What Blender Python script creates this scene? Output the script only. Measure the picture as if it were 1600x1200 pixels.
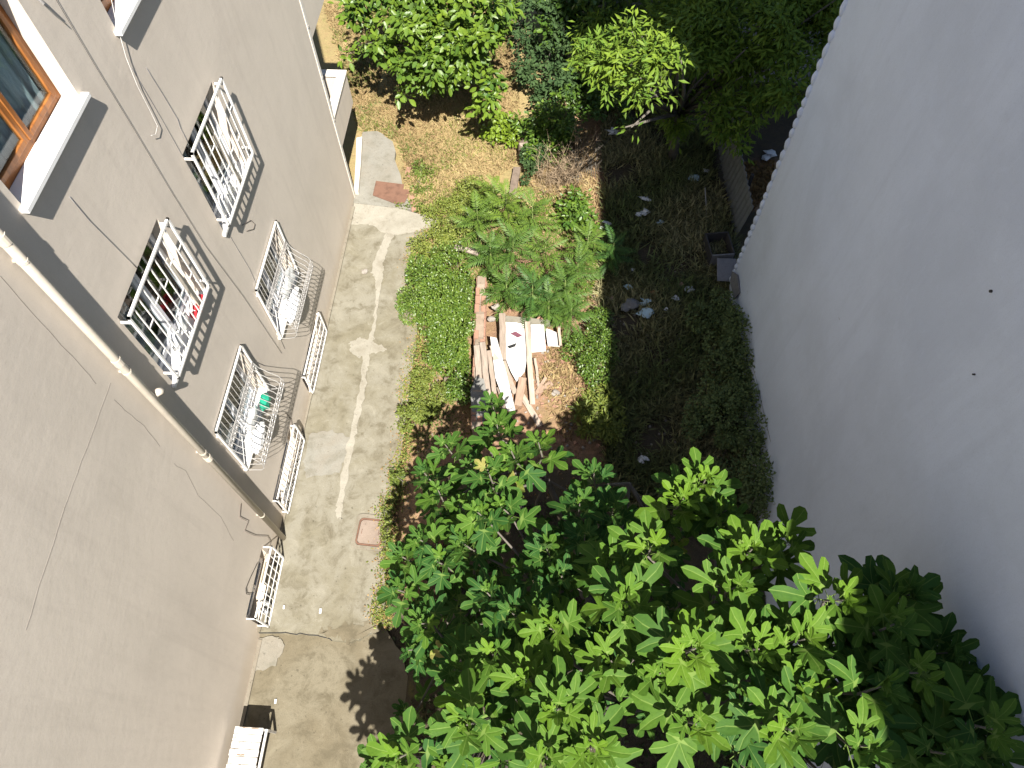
import bpy, math, random
import numpy as np
from mathutils import Vector, Matrix

# ------------------------------------------------------------------ reset
for o in list(bpy.data.objects):
    bpy.data.objects.remove(o)
scene = bpy.context.scene
COL = scene.collection
rng = np.random.default_rng(7)
random.seed(7)
R = math.radians

# ------------------------------------------------------------------ camera
# World: X across the yard, Y along the two walls, Z up. Photo pixels (1600x1200) -> directions.
PW, PH, FOC = 1600.0, 1200.0, 1109.0
HC = 12.0                                   # camera height in metres
NAD = (813.0, 1234.0)                       # where verticals converge in the photo
YAW = R(4.136)
def _frame():
    d = np.array([(NAD[0]-800)/FOC, -(NAD[1]-600)/FOC, -1.0]); d /= np.linalg.norm(d)
    up = -d; fw = np.array([0, 0, -1.0]); y = fw-fw.dot(up)*up; y /= np.linalg.norm(y)
    x = np.cross(y, up)
    c, s = math.cos(YAW), math.sin(YAW)
    return np.array([[c, -s, 0], [s, c, 0], [0, 0, 1]]) @ np.array([x, y, up])
RR = _frame()
CAM = np.array([0, 0, HC])
def ray(px, py):
    v = np.array([(px-800)/FOC, -(py-600)/FOC, -1.0]); return RR @ (v/np.linalg.norm(v))
def atz(px, py, z=0.0):
    r = ray(px, py); return CAM+r*(z-HC)/r[2]
def atx(px, py, x):
    r = ray(px, py); return CAM+r*x/r[0]
def proj(P):
    v = (np.asarray(P, float)-CAM) @ RR
    return np.stack([800+FOC*v[..., 0]/-v[..., 2], 600-FOC*v[..., 1]/-v[..., 2]], -1)

cam_data = bpy.data.cameras.new('camera')
cam_data.sensor_fit = 'HORIZONTAL'; cam_data.sensor_width = 36.0
cam_data.lens = 36.0*FOC/PW
cam_data.clip_start = 0.05; cam_data.clip_end = 1000.0
cam = bpy.data.objects.new('camera', cam_data); COL.objects.link(cam)
M = Matrix.Identity(4)
for i in range(3):
    for j in range(3):
        M[i][j] = RR[i][j]
M[2][3] = HC
cam.matrix_world = M
scene.camera = cam

# ------------------------------------------------------------------ sky, sun, exposure
SUN = np.array([-0.235, 0.69, -1.0])        # direction the light travels
elev = math.atan2(1.0, math.hypot(SUN[0], SUN[1]))
world = bpy.data.worlds.new('World'); scene.world = world; world.use_nodes = True
nt = world.node_tree; nt.nodes.clear()
sky = nt.nodes.new('ShaderNodeTexSky'); sky.sky_type = 'NISHITA'; sky.sun_disc = False
sky.sun_elevation = elev
sky.sun_rotation = math.atan2(-SUN[0], -SUN[1])
sky.air_density = 1.0; sky.dust_density = 0.6; sky.ozone_density = 1.0
bg = nt.nodes.new('ShaderNodeBackground'); bg.inputs['Strength'].default_value = 0.05
wo = nt.nodes.new('ShaderNodeOutputWorld')
nt.links.new(sky.outputs[0], bg.inputs[0]); nt.links.new(bg.outputs[0], wo.inputs[0])
sl = bpy.data.lights.new('sun', 'SUN'); sl.energy = 5.0; sl.angle = R(0.53); sl.color = (1.0, 0.955, 0.88)
so = bpy.data.objects.new('sun', sl); COL.objects.link(so)
so.rotation_euler = Vector(SUN.tolist()).to_track_quat('-Z', 'Y').to_euler()
so.location = (10, -20, 40)
scene.view_settings.view_transform = 'Standard'
scene.view_settings.look = 'None'
scene.view_settings.exposure = 1.42
scene.view_settings.gamma = 1.0
scene.view_settings.use_curve_mapping = False

# ------------------------------------------------------------------ helpers
def nmesh(name, V, F, smooth=False, tint=None, vein=None):
    V = np.asarray(V, dtype=np.float32).reshape(-1, 3)
    me = bpy.data.meshes.new(name)
    if isinstance(F, np.ndarray):
        n, k = F.shape
        me.vertices.add(len(V)); me.vertices.foreach_set('co', V.ravel())
        me.loops.add(n*k); me.loops.foreach_set('vertex_index', F.astype(np.int32).ravel())
        me.polygons.add(n)
        me.polygons.foreach_set('loop_start', np.arange(0, n*k, k, dtype=np.int32))
        me.update(calc_edges=True)
    else:
        me.from_pydata(V.tolist(), [], F)
        me.update()
    if smooth:
        me.polygons.foreach_set('use_smooth', np.ones(len(me.polygons), dtype=bool))
    if tint is not None:
        a = me.attributes.new('tint', 'FLOAT', 'POINT'); a.data.foreach_set('value', np.asarray(tint, np.float32))
    if vein is not None:
        a = me.attributes.new('vein', 'FLOAT', 'POINT'); a.data.foreach_set('value', np.asarray(vein, np.float32))
    return me
def link(name, me, mat=None, parent=None):
    o = bpy.data.objects.new(name, me); COL.objects.link(o)
    if mat is not None and me is not None and len(me.materials) == 0:
        me.materials.append(mat)
    if parent is not None:
        o.parent = parent
    return o
def thing(name, label, cat, loc=(0, 0, 0), group=None, rotz=0.0):
    o = bpy.data.objects.new(name, None); COL.objects.link(o)
    o.location = loc; o.rotation_euler = (0, 0, rotz); o.empty_display_size = 0.2
    return tag(o, label, cat, group)
def tag(o, label, cat, group=None):
    o['label'] = label; o['category'] = cat
    if group: o['group'] = group
    return o
def struct(o):
    o['kind'] = 'structure'; return o
def stuff(o):
    o['kind'] = 'stuff'; return o

class MB:
    """collects shapes in world (or thing-local) coordinates into one mesh"""
    def __init__(s): s.v = []; s.f = []
    def add(s, V, F):
        b = len(s.v); s.v += [tuple(map(float, p)) for p in V]; s.f += [tuple(i+b for i in q) for q in F]; return s
    def box(s, c, size, rot=None, taper=1.0):
        hx, hy, hz = [q/2 for q in size]
        P = [(-hx, -hy, -hz), (hx, -hy, -hz), (hx, hy, -hz), (-hx, hy, -hz),
             (-hx*taper, -hy*taper, hz), (hx*taper, -hy*taper, hz), (hx*taper, hy*taper, hz), (-hx*taper, hy*taper, hz)]
        Q = [Vector(p) for p in P]
        if rot is not None: Q = [rot @ p for p in Q]
        c = Vector(c)
        return s.add([p+c for p in Q], [(0, 3, 2, 1), (4, 5, 6, 7), (0, 1, 5, 4), (1, 2, 6, 5), (2, 3, 7, 6), (3, 0, 4, 7)])
    def box2(s, a, b):
        return s.box([(a[i]+b[i])/2 for i in range(3)], [abs(b[i]-a[i]) for i in range(3)])
    def tube(s, pts, rad, n=6, cap=True):
        pts = [Vector(p) for p in pts]
        if not hasattr(rad, '__len__'): rad = [rad]*len(pts)
        ref = Vector((0.31, 0.2, 0.93)); V = []; F = []
        for i, p in enumerate(pts):
            t = (pts[min(i+1, len(pts)-1)]-pts[max(i-1, 0)])
            if t.length < 1e-9: t = Vector((0, 0, 1))
            t.normalize(); a = t.cross(ref)
            if a.length < 1e-3: a = t.cross(Vector((1, 0, 0)))
            a.normalize(); b = t.cross(a)
            for k in range(n):
                w = 2*math.pi*(k+0.5)/n; V.append(p+(a*math.cos(w)+b*math.sin(w))*rad[i])
        for i in range(len(pts)-1):
            for k in range(n):
                k2 = (k+1) % n; F.append((i*n+k, i*n+k2, (i+1)*n+k2, (i+1)*n+k))
        if cap:
            F.append(tuple(reversed(range(n)))); F.append(tuple((len(pts)-1)*n+k for k in range(n)))
        return s.add(V, F)
    def prism(s, poly, z0, z1):
        n = len(poly); V = [(p[0], p[1], z0) for p in poly]+[(p[0], p[1], z1) for p in poly]
        F = [tuple(reversed(range(n))), tuple(range(n, 2*n))]+[(i, (i+1) % n, n+(i+1) % n, n+i) for i in range(n)]
        return s.add(V, F)
    def build(s, name, mat, parent=None, smooth=False, bevel=0.0):
        me = nmesh(name, s.v, s.f, smooth)
        o = link(name, me, mat, parent)
        if bevel:
            m = o.modifiers.new('bevel', 'BEVEL'); m.width = bevel; m.segments = 2; m.limit_method = 'ANGLE'
        return o

# ------------------------------------------------------------------ materials
MATS = {}
class NG:
    def __init__(s, name):
        s.m = bpy.data.materials.new(name); s.m.use_nodes = True; s.t = s.m.node_tree; s.t.nodes.clear()
        s.out = s.t.nodes.new('ShaderNodeOutputMaterial')
        MATS[name] = s.m
    def n(s, typ, **kw):
        nd = s.t.nodes.new(typ)
        for k, v in kw.items():
            if k.startswith('i_'): nd.inputs[k[2:].replace('_', ' ')].default_value = v
            else: setattr(nd, k, v)
        return nd
    def l(s, a, b): s.t.links.new(a, b)
    def pos(s, scale=(1, 1, 1)):
        g = s.n('ShaderNodeNewGeometry'); mp = s.n('ShaderNodeMapping'); mp.inputs['Scale'].default_value = scale
        s.l(g.outputs['Position'], mp.inputs['Vector']); return mp.outputs[0]
    def objc(s, scale=(1, 1, 1)):
        g = s.n('ShaderNodeTexCoord'); mp = s.n('ShaderNodeMapping'); mp.inputs['Scale'].default_value = scale
        s.l(g.outputs['Object'], mp.inputs['Vector']); return mp.outputs[0]
    def noise(s, vec, scale, detail=4, rough=0.55, dist=0.0):
        nd = s.n('ShaderNodeTexNoise'); nd.inputs['Scale'].default_value = scale; nd.inputs['Detail'].default_value = detail
        nd.inputs['Roughness'].default_value = rough; nd.inputs['Distortion'].default_value = dist
        s.l(vec, nd.inputs['Vector']); return nd.outputs[0]
    def ramp(s, fac, stops):
        r = s.n('ShaderNodeValToRGB'); e = r.color_ramp.elements
        while len(e) > 1: e.remove(e[-1])
        e[0].position = stops[0][0]; e[0].color = tuple(stops[0][1])+(1,)
        for p, c in stops[1:]:
            q = e.new(p); q.color = tuple(c)+(1,)
        s.l(fac, r.inputs[0]); return r.outputs[0]
    def step(s, fac, a, b):
        r = s.n('ShaderNodeMapRange'); r.interpolation_type = 'SMOOTHSTEP'
        r.inputs['From Min'].default_value = a; r.inputs['From Max'].default_value = b
        s.l(fac, r.inputs['Value']); return r.outputs[0]
    def mix(s, fac, a, b, mode='MIX'):
        m = s.n('ShaderNodeMix'); m.data_type = 'RGBA'; m.blend_type = mode; m.clamp_factor = True
        if isinstance(fac, (int, float)): m.inputs[0].default_value = fac
        else: s.l(fac, m.inputs[0])
        for i, q in ((6, a), (7, b)):
            if isinstance(q, (tuple, list)): m.inputs[i].default_value = tuple(q)+(1,)
            else: s.l(q, m.inputs[i])
        return m.outputs[2]
    def mul(s, a, k):
        m = s.n('ShaderNodeMath', operation='MULTIPLY'); s.l(a, m.inputs[0])
        if isinstance(k, (int, float)): m.inputs[1].default_value = k
        else: s.l(k, m.inputs[1])
        return m.outputs[0]
    def addv(s, a, b):
        m = s.n('ShaderNodeMath', operation='ADD'); s.l(a, m.inputs[0])
        if isinstance(b, (int, float)): m.inputs[1].default_value = b
        else: s.l(b, m.inputs[1])
        return m.outputs[0]
    def bsdf(s, col, rough=0.8, metal=0.0, bump=None, bstr=0.3, bdist=0.02, spec=0.3):
        p = s.n('ShaderNodeBsdfPrincipled')
        if isinstance(col, (tuple, list)): p.inputs['Base Color'].default_value = tuple(col)+(1,)
        else: s.l(col, p.inputs['Base Color'])
        if isinstance(rough, (int, float)): p.inputs['Roughness'].default_value = rough
        else: s.l(rough, p.inputs['Roughness'])
        p.inputs['Metallic'].default_value = metal
        p.inputs['Specular IOR Level'].default_value = spec
        if bump is not None:
            b = s.n('ShaderNodeBump'); b.inputs['Strength'].default_value = bstr; b.inputs['Distance'].default_value = bdist
            s.l(bump, b.inputs['Height']); s.l(b.outputs[0], p.inputs['Normal'])
        s.l(p.outputs[0], s.out.inputs[0]); return p

def m_stucco(name, base, dirt, streak=0.5, bumpk=0.35):
    g = NG(name); P = g.pos()
    big = g.noise(P, 0.55, 4, 0.6, 0.4); mid = g.noise(P, 3.1, 5, 0.65, 0.3)
    st = g.noise(g.pos((2.2, 2.2, 0.16)), 1.6, 5, 0.65)
    tr = g.noise(g.pos((1.2, 1.0, 2.2)), 4.5, 3, 0.6)
    fine = g.noise(P, 75, 4, 0.75); sw = g.noise(g.pos((1.0, 1.3, 0.55)), 7.0, 5, 0.7, 1.2)
    c = g.mix(g.step(big, 0.35, 0.7), base, tuple(x*0.90 for x in base))
    c = g.mix(g.mul(g.step(st, 0.48, 0.75), streak), c, dirt)
    c = g.mix(g.mul(g.step(mid, 0.55, 0.78), 0.35), c, dirt)
    c = g.mix(g.mul(g.step(sw, 0.50, 0.72), 0.20), c, tuple(x*0.80 for x in base))
    c = g.mix(g.mul(g.step(sw, 0.46, 0.30), 0.20), c, tuple(min(1, x*1.10) for x in base))
    c = g.mix(g.mul(g.step(fine, 0.5, 0.72), 0.34), c, tuple(x*0.66 for x in base))
    zz = g.n('ShaderNodeSeparateXYZ'); g.l(P, zz.inputs[0])
    low = g.step(g.addv(zz.outputs[2], g.mul(mid, 0.5)), 0.75, 0.25)
    c = g.mix(g.mul(low, 0.35), c, (dirt[0]*0.9, dirt[1]*0.82, dirt[2]*0.66))
    h = g.addv(g.addv(g.mul(fine, 0.22), g.mul(mid, 1.1)), g.mul(tr, 0.9))
    g.bsdf(c, 0.92, bump=h, bstr=bumpk, bdist=0.012, spec=0.12); return g.m
m_stucco('stucco_beige', (0.60, 0.532, 0.452), (0.49, 0.43, 0.365), 0.5, 0.16)
m_stucco('stucco_grey', (0.655, 0.715, 0.86), (0.555, 0.605, 0.73), 0.4, 0.45)  # blue of the skylit shade mixed into the base colour
m_stucco('stucco_white', (0.62, 0.58, 0.52), (0.45, 0.42, 0.37), 0.5, 0.3)
m_stucco('stucco_far', (0.33, 0.34, 0.36), (0.2, 0.2, 0.21), 0.6, 0.3)

def m_concrete(name, light, dark, warm, k=1.0):
    g = NG(name); P = g.pos()
    a = g.noise(P, 0.8, 5, 0.65, 0.6); b = g.noise(P, 3.0, 6, 0.7, 0.4); c = g.noise(P, 14, 4, 0.7); d = g.noise(P, 70, 3, 0.7)
    col = g.mix(g.step(a, 0.36, 0.66), light, warm)
    col = g.mix(g.mul(g.step(b, 0.46, 0.68), 0.75*k), col, dark)
    col = g.mix(g.mul(g.step(b, 0.46, 0.30), 0.5*k), col, tuple(min(1, x*1.22) for x in light))
    col = g.mix(g.mul(g.step(c, 0.60, 0.72), 0.65), col, tuple(x*0.5 for x in dark))
    col = g.mix(g.mul(g.step(d, 0.5, 0.72), 0.35), col, tuple(x*0.55 for x in dark))
    v = g.n('ShaderNodeTexVoronoi'); v.inputs['Scale'].default_value = 5.5; v.inputs['Randomness'].default_value = 1.0; g.l(P, v.inputs['Vector'])
    spot = g.step(g.addv(v.outputs['Distance'], g.mul(c, 0.10)), 0.125, 0.085)
    col = g.mix(g.mul(spot, 0.5), col, tuple(x*0.4 for x in dark))
    h = g.addv(g.mul(b, 1.0), g.addv(g.mul(c, 0.5), g.mul(d, 0.25)))
    g.bsdf(col, 0.93, bump=h, bstr=0.5, bdist=0.02, spec=0.15); return g.m
m_concrete('concrete_path', (0.200, 0.185, 0.145), (0.118, 0.103, 0.071), (0.160, 0.143, 0.100), 1.3)
m_concrete('concrete_low', (0.165, 0.145, 0.103), (0.10, 0.085, 0.056), (0.135, 0.114, 0.076), 1.2)
m_concrete('concrete_grey', (0.215, 0.205, 0.175), (0.15, 0.14, 0.11), (0.20, 0.18, 0.145))
m_concrete('cement_white', (0.275, 0.255, 0.21), (0.195, 0.175, 0.135), (0.24, 0.222, 0.18), 1.0)
m_concrete('cement_frame', (0.20, 0.178, 0.138), (0.13, 0.112, 0.08), (0.19, 0.165, 0.13), 1.0)
m_concrete('mortar', (0.30, 0.25, 0.20), (0.19, 0.14, 0.10), (0.26, 0.20, 0.15))
m_concrete('plaster_board', (0.55, 0.54, 0.51), (0.42, 0.40, 0.36), (0.52, 0.50, 0.47), 0.6)
m_concrete('fibre_board', (0.20, 0.20, 0.19), (0.12, 0.12, 0.11), (0.17, 0.165, 0.15))

def m_plain(name, col, rough=0.6, metal=0.0, var=0.25, scale=12, spec=0.3, bump=0.15):
    g = NG(name); P = g.objc(); a = g.noise(P, scale, 4, 0.65); b = g.noise(P, scale*6, 3, 0.7)
    c = g.mix(g.mul(g.step(a, 0.42, 0.72), var*2), col, tuple(x*0.55 for x in col))
    c = g.mix(g.mul(g.step(b, 0.55, 0.75), var), c, tuple(x*0.45 for x in col))
    g.bsdf(c, rough, metal, bump=a, bstr=bump, bdist=0.01, spec=spec); return g.m
m_plain('white_metal', (0.72, 0.70, 0.66), 0.5, var=0.14)
m_plain('pvc', (0.52, 0.465, 0.385), 0.45, var=0.12, scale=5)
m_plain('pvc_cool', (0.60, 0.61, 0.64), 0.35, var=0.08)
m_plain('marble', (0.75, 0.74, 0.72), 0.35, var=0.08, scale=3)
m_plain('bar_metal', (0.36, 0.345, 0.325), 0.5, 0.0, var=0.35, scale=25)
m_plain('galvanised', (0.42, 0.40, 0.38), 0.45, 0.4, var=0.3, scale=20)
m_plain('black_cable', (0.02, 0.02, 0.02), 0.6)
m_plain('crack_dark', (0.16, 0.13, 0.11), 0.95)
m_plain('joint_line', (0.27, 0.235, 0.20), 0.95)
m_concrete('manhole_lid', (0.235, 0.185, 0.15), (0.15, 0.115, 0.09), (0.21, 0.165, 0.13), 1.0)
m_plain('white_cable', (0.55, 0.53, 0.50), 0.5)
m_plain('rust', (0.17, 0.092, 0.062), 0.85, 0.1, var=0.35, scale=7)
m_plain('brick', (0.29, 0.165, 0.115), 0.92, var=0.3, scale=9, bump=0.5)
m_plain('stone', (0.26, 0.23, 0.20), 0.92, var=0.3, scale=9, bump=0.5)
m_plain('bark', (0.13, 0.115, 0.095), 0.9, var=0.35, scale=14, bump=0.5)
m_plain('twig', (0.27, 0.20, 0.13), 0.9, var=0.3, scale=20)
m_plain('stump', (0.17, 0.13, 0.10), 0.95, var=0.35, scale=12, bump=0.6)
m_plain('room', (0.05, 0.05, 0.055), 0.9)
m_plain('bag_white', (0.62, 0.62, 0.62), 0.35, var=0.08)
m_plain('bag_blue', (0.42, 0.55, 0.62), 0.35, var=0.1)
m_plain('bag_clear', (0.50, 0.51, 0.50), 0.2, var=0.15)
m_plain('red_plastic', (0.50, 0.03, 0.04), 0.4)
m_plain('green_plastic', (0.02, 0.27, 0.17), 0.4)
m_plain('purple_scrap', (0.14, 0.05, 0.07), 0.7)
m_plain('grey_metal', (0.22, 0.23, 0.235), 0.55, 0.3, var=0.3, scale=6)
m_plain('dark_board', (0.055, 0.05, 0.048), 0.8, var=0.3)
m_plain('grey_board', (0.19, 0.185, 0.19), 0.8, var=0.25)
m_plain('petiole', (0.32, 0.33, 0.13), 0.6)
m_plain('stem_green', (0.16, 0.20, 0.06), 0.6)

def m_wood(name, col, dark, axis=(1, 1, 1), rough=0.6):
    g = NG(name); P = g.objc(axis); oi = g.n('ShaderNodeObjectInfo')
    a = g.noise(P, 9, 5, 0.65, 0.6); b = g.noise(P, 40, 3, 0.7)
    c = g.mix(g.step(a, 0.35, 0.7), col, dark)
    c = g.mix(g.mul(g.step(b, 0.5, 0.75), 0.4), c, tuple(x*0.4 for x in dark))
    hs = g.n('ShaderNodeHueSaturation'); r = g.n('ShaderNodeMapRange'); r.inputs['To Min'].default_value = 0.75; r.inputs['To Max'].default_value = 1.2
    g.l(oi.outputs['Random'], r.inputs['Value']); g.l(r.outputs[0], hs.inputs['Value']); g.l(c, hs.inputs['Color'])
    g.bsdf(hs.outputs[0], rough, bump=a, bstr=0.35, bdist=0.008, spec=0.25); return g.m
m_wood('varnished_wood', (0.32, 0.125, 0.034), (0.18, 0.066, 0.02), (1, 1, 0.12), 0.3)
m_wood('old_wood', (0.34, 0.275, 0.22), (0.21, 0.16, 0.125), (0.12, 1, 1), 0.85)
m_wood('grey_wood', (0.29, 0.24, 0.195), (0.19, 0.15, 0.12), (0.12, 1, 1), 0.9)
m_wood('red_wood', (0.32, 0.225, 0.165), (0.20, 0.135, 0.095), (0.12, 1, 1), 0.85)

def m_peeling():
    g = NG('peeling_paint'); P = g.pos((1, 1, 1)); Q = g.pos((0.35, 2.0, 1))
    a = g.noise(Q, 9, 6, 0.75, 0.5); b = g.noise(P, 3, 4, 0.6)
    k = g.step(g.addv(a, g.mul(b, 0.35)), 0.70, 0.76)
    c = g.mix(k, (0.62, 0.59, 0.55), (0.20, 0.15, 0.11))
    g.bsdf(c, 0.7, bump=g.addv(a, g.mul(k, -0.6)), bstr=0.4, bdist=0.006); return g.m
m_peeling()

def m_glass():
    g = NG('glass')
    fr = g.n('ShaderNodeLayerWeight'); fr.inputs['Blend'].default_value = 0.5; pw = g.n('ShaderNodeMath', operation='POWER'); pw.inputs[1].default_value = 4.0; g.l(fr.outputs['Facing'], pw.inputs[0])
    t = g.n('ShaderNodeBsdfTransparent'); t.inputs[0].default_value = (0.82, 0.87, 0.88, 1)
    gl = g.n('ShaderNodeBsdfGlossy'); gl.inputs['Roughness'].default_value = 0.02
    m = g.n('ShaderNodeMixShader'); g.l(g.addv(g.mul(pw.outputs[0], 0.7), 0.04), m.inputs[0])
    g.l(t.outputs[0], m.inputs[1]); g.l(gl.outputs[0], m.inputs[2]); g.l(m.outputs[0], g.out.inputs[0])
m_glass()
def m_curtain(name, c1, c2):
    g = NG(name); P = g.objc((1, 1, 0.05)); a = g.noise(P, 14, 3, 0.6)
    c = g.mix(g.step(a, 0.35, 0.65), c1, c2); g.bsdf(c, 0.9, bump=a, bstr=0.6, bdist=0.03, spec=0.1)
m_curtain('curtain_grey', (0.60, 0.66, 0.66), (0.36, 0.41, 0.41))
m_curtain('curtain_white', (0.55, 0.55, 0.55), (0.33, 0.34, 0.35))

def m_leaf(name, c_old, c_young, c_back, trans=0.25, rough=0.45, veincol=None, spec=0.35):
    """colour runs old->young with the mesh attribute 'tint' plus object random; attribute 'vein' draws pale veins"""
    g = NG(name)
    at = g.n('ShaderNodeAttribute'); at.attribute_name = 'tint'
    oi = g.n('ShaderNodeObjectInfo')
    P = g.pos(); nz = g.noise(P, 5.0, 3, 0.6); nf = g.noise(P, 45, 2, 0.6)
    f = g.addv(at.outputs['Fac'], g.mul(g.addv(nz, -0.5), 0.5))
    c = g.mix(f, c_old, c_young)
    c = g.mix(g.mul(g.step(nf, 0.45, 0.75), 0.25), c, tuple(x*0.7 for x in c_old))
    c = g.mix(g.mul(g.step(at.outputs['Fac'], 1.32, 1.45), g.step(nz, .35, .6)), c, (0.22, 0.20, 0.06))
    if veincol is not None:
        av = g.n('ShaderNodeAttribute'); av.attribute_name = 'vein'
        c = g.mix(g.mul(g.step(av.outputs['Fac'], 0.88, 0.99), 0.6), c, veincol)
        h = g.mul(g.step(av.outputs['Fac'], 0.5, 1.0), -1.0)
    else:
        h = nf
    geo = g.n('ShaderNodeNewGeometry')
    c = g.mix(g.mul(geo.outputs['Backfacing'], 0.7), c, c_back)
    p = g.n('ShaderNodeBsdfPrincipled'); g.l(c, p.inputs['Base Color']); p.inputs['Roughness'].default_value = rough
    p.inputs['Specular IOR Level'].default_value = spec
    b = g.n('ShaderNodeBump'); b.inputs['Strength'].default_value = 0.35; b.inputs['Distance'].default_value = 0.01
    g.l(h, b.inputs['Height']); g.l(b.outputs[0], p.inputs['Normal'])
    tr = g.n('ShaderNodeBsdfTranslucent'); ct = g.mix(0.5, c, c_young); g.l(ct, tr.inputs['Color'])
    m = g.n('ShaderNodeMixShader'); m.inputs[0].default_value = trans
    g.l(p.outputs[0], m.inputs[1]); g.l(tr.outputs[0], m.inputs[2]); g.l(m.outputs[0], g.out.inputs[0]); return g.m
m_leaf('fig_leaf', (0.022, 0.066, 0.013), (0.085, 0.155, 0.013), (0.06, 0.10, 0.03), 0.10, 0.62, (0.15, 0.215, 0.05), 0.10)  # old green kept deep to paint shade into the crown's gaps
m_leaf('round_leaf', (0.042, 0.100, 0.018), (0.150, 0.220, 0.020), (0.10, 0.16, 0.05), 0.22, 0.38)
m_leaf('laurel_leaf', (0.070, 0.140, 0.022), (0.170, 0.240, 0.024), (0.10, 0.15, 0.035), 0.22, 0.5, None, 0.15)
m_leaf('fern_leaf', (0.030, 0.092, 0.022), (0.165, 0.235, 0.026), (0.10, 0.17, 0.05), 0.28, 0.5)
m_leaf('privet_leaf', (0.035, 0.085, 0.014), (0.160, 0.225, 0.032), (0.11, 0.16, 0.045), 0.2, 0.34)
m_leaf('weed_leaf', (0.065, 0.110, 0.018), (0.225, 0.25, 0.045), (0.14, 0.16, 0.05), 0.25, 0.55)
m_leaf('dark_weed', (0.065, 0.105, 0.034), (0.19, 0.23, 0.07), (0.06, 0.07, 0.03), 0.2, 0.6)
m_leaf('dry_grass', (0.27, 0.195, 0.09), (0.42, 0.33, 0.16), (0.3, 0.2, 0.1), 0.2, 0.8)
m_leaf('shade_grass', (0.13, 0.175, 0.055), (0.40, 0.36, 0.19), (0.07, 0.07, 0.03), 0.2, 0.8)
m_leaf('ivy_leaf', (0.030, 0.062, 0.024), (0.065, 0.105, 0.035), (0.05, 0.08, 0.03), 0.15, 0.7, None, 0.1)
m_leaf('fallen_leaf', (0.20, 0.12, 0.05), (0.34, 0.22, 0.09), (0.2, 0.12, 0.05), 0.1, 0.8)

def m_ground():
    g = NG('soil'); P = g.pos()
    at = g.n('ShaderNodeAttribute'); at.attribute_name = 'tint'      # 0 dark humus with shade painted in, .5 bare brick-coloured soil, 1 dry lawn
    a = g.noise(P, 1.3, 5, 0.65, 0.5); b = g.noise(P, 6, 5, 0.7, 0.4); c = g.noise(P, 28, 4, 0.7); d = g.noise(P, 110, 2, 0.7)
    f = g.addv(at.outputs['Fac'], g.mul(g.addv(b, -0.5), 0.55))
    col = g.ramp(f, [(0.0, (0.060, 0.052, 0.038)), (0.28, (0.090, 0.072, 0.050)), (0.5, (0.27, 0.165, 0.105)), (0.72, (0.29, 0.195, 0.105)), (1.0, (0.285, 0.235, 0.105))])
    col = g.mix(g.mul(g.step(a, 0.52, 0.68), 0.45), col, (0.13, 0.125, 0.04))
    col = g.mix(g.mul(g.step(c, 0.55, 0.75), 0.5), col, (0.07, 0.05, 0.03))
    col = g.mix(g.mul(g.step(d, 0.6, 0.75), 0.4), col, (0.33, 0.27, 0.2))
    h = g.addv(g.mul(b, 1.0), g.addv(g.mul(c, 0.6), g.mul(d, 0.3)))
    g.bsdf(col, 0.96, bump=h, bstr=0.8, bdist=0.05, spec=0.08)
m_ground()

# ================================================================== SETTING
XL = -4.376          # face of the left-hand apartment block
XR = 3.92            # face of the right-hand block
YC = 11.67           # far corner of the left block
YRC = 9.40           # far corner of the right block
HR = 11.45           # roof height of the right block
POUT = 0.0           # path level

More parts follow.
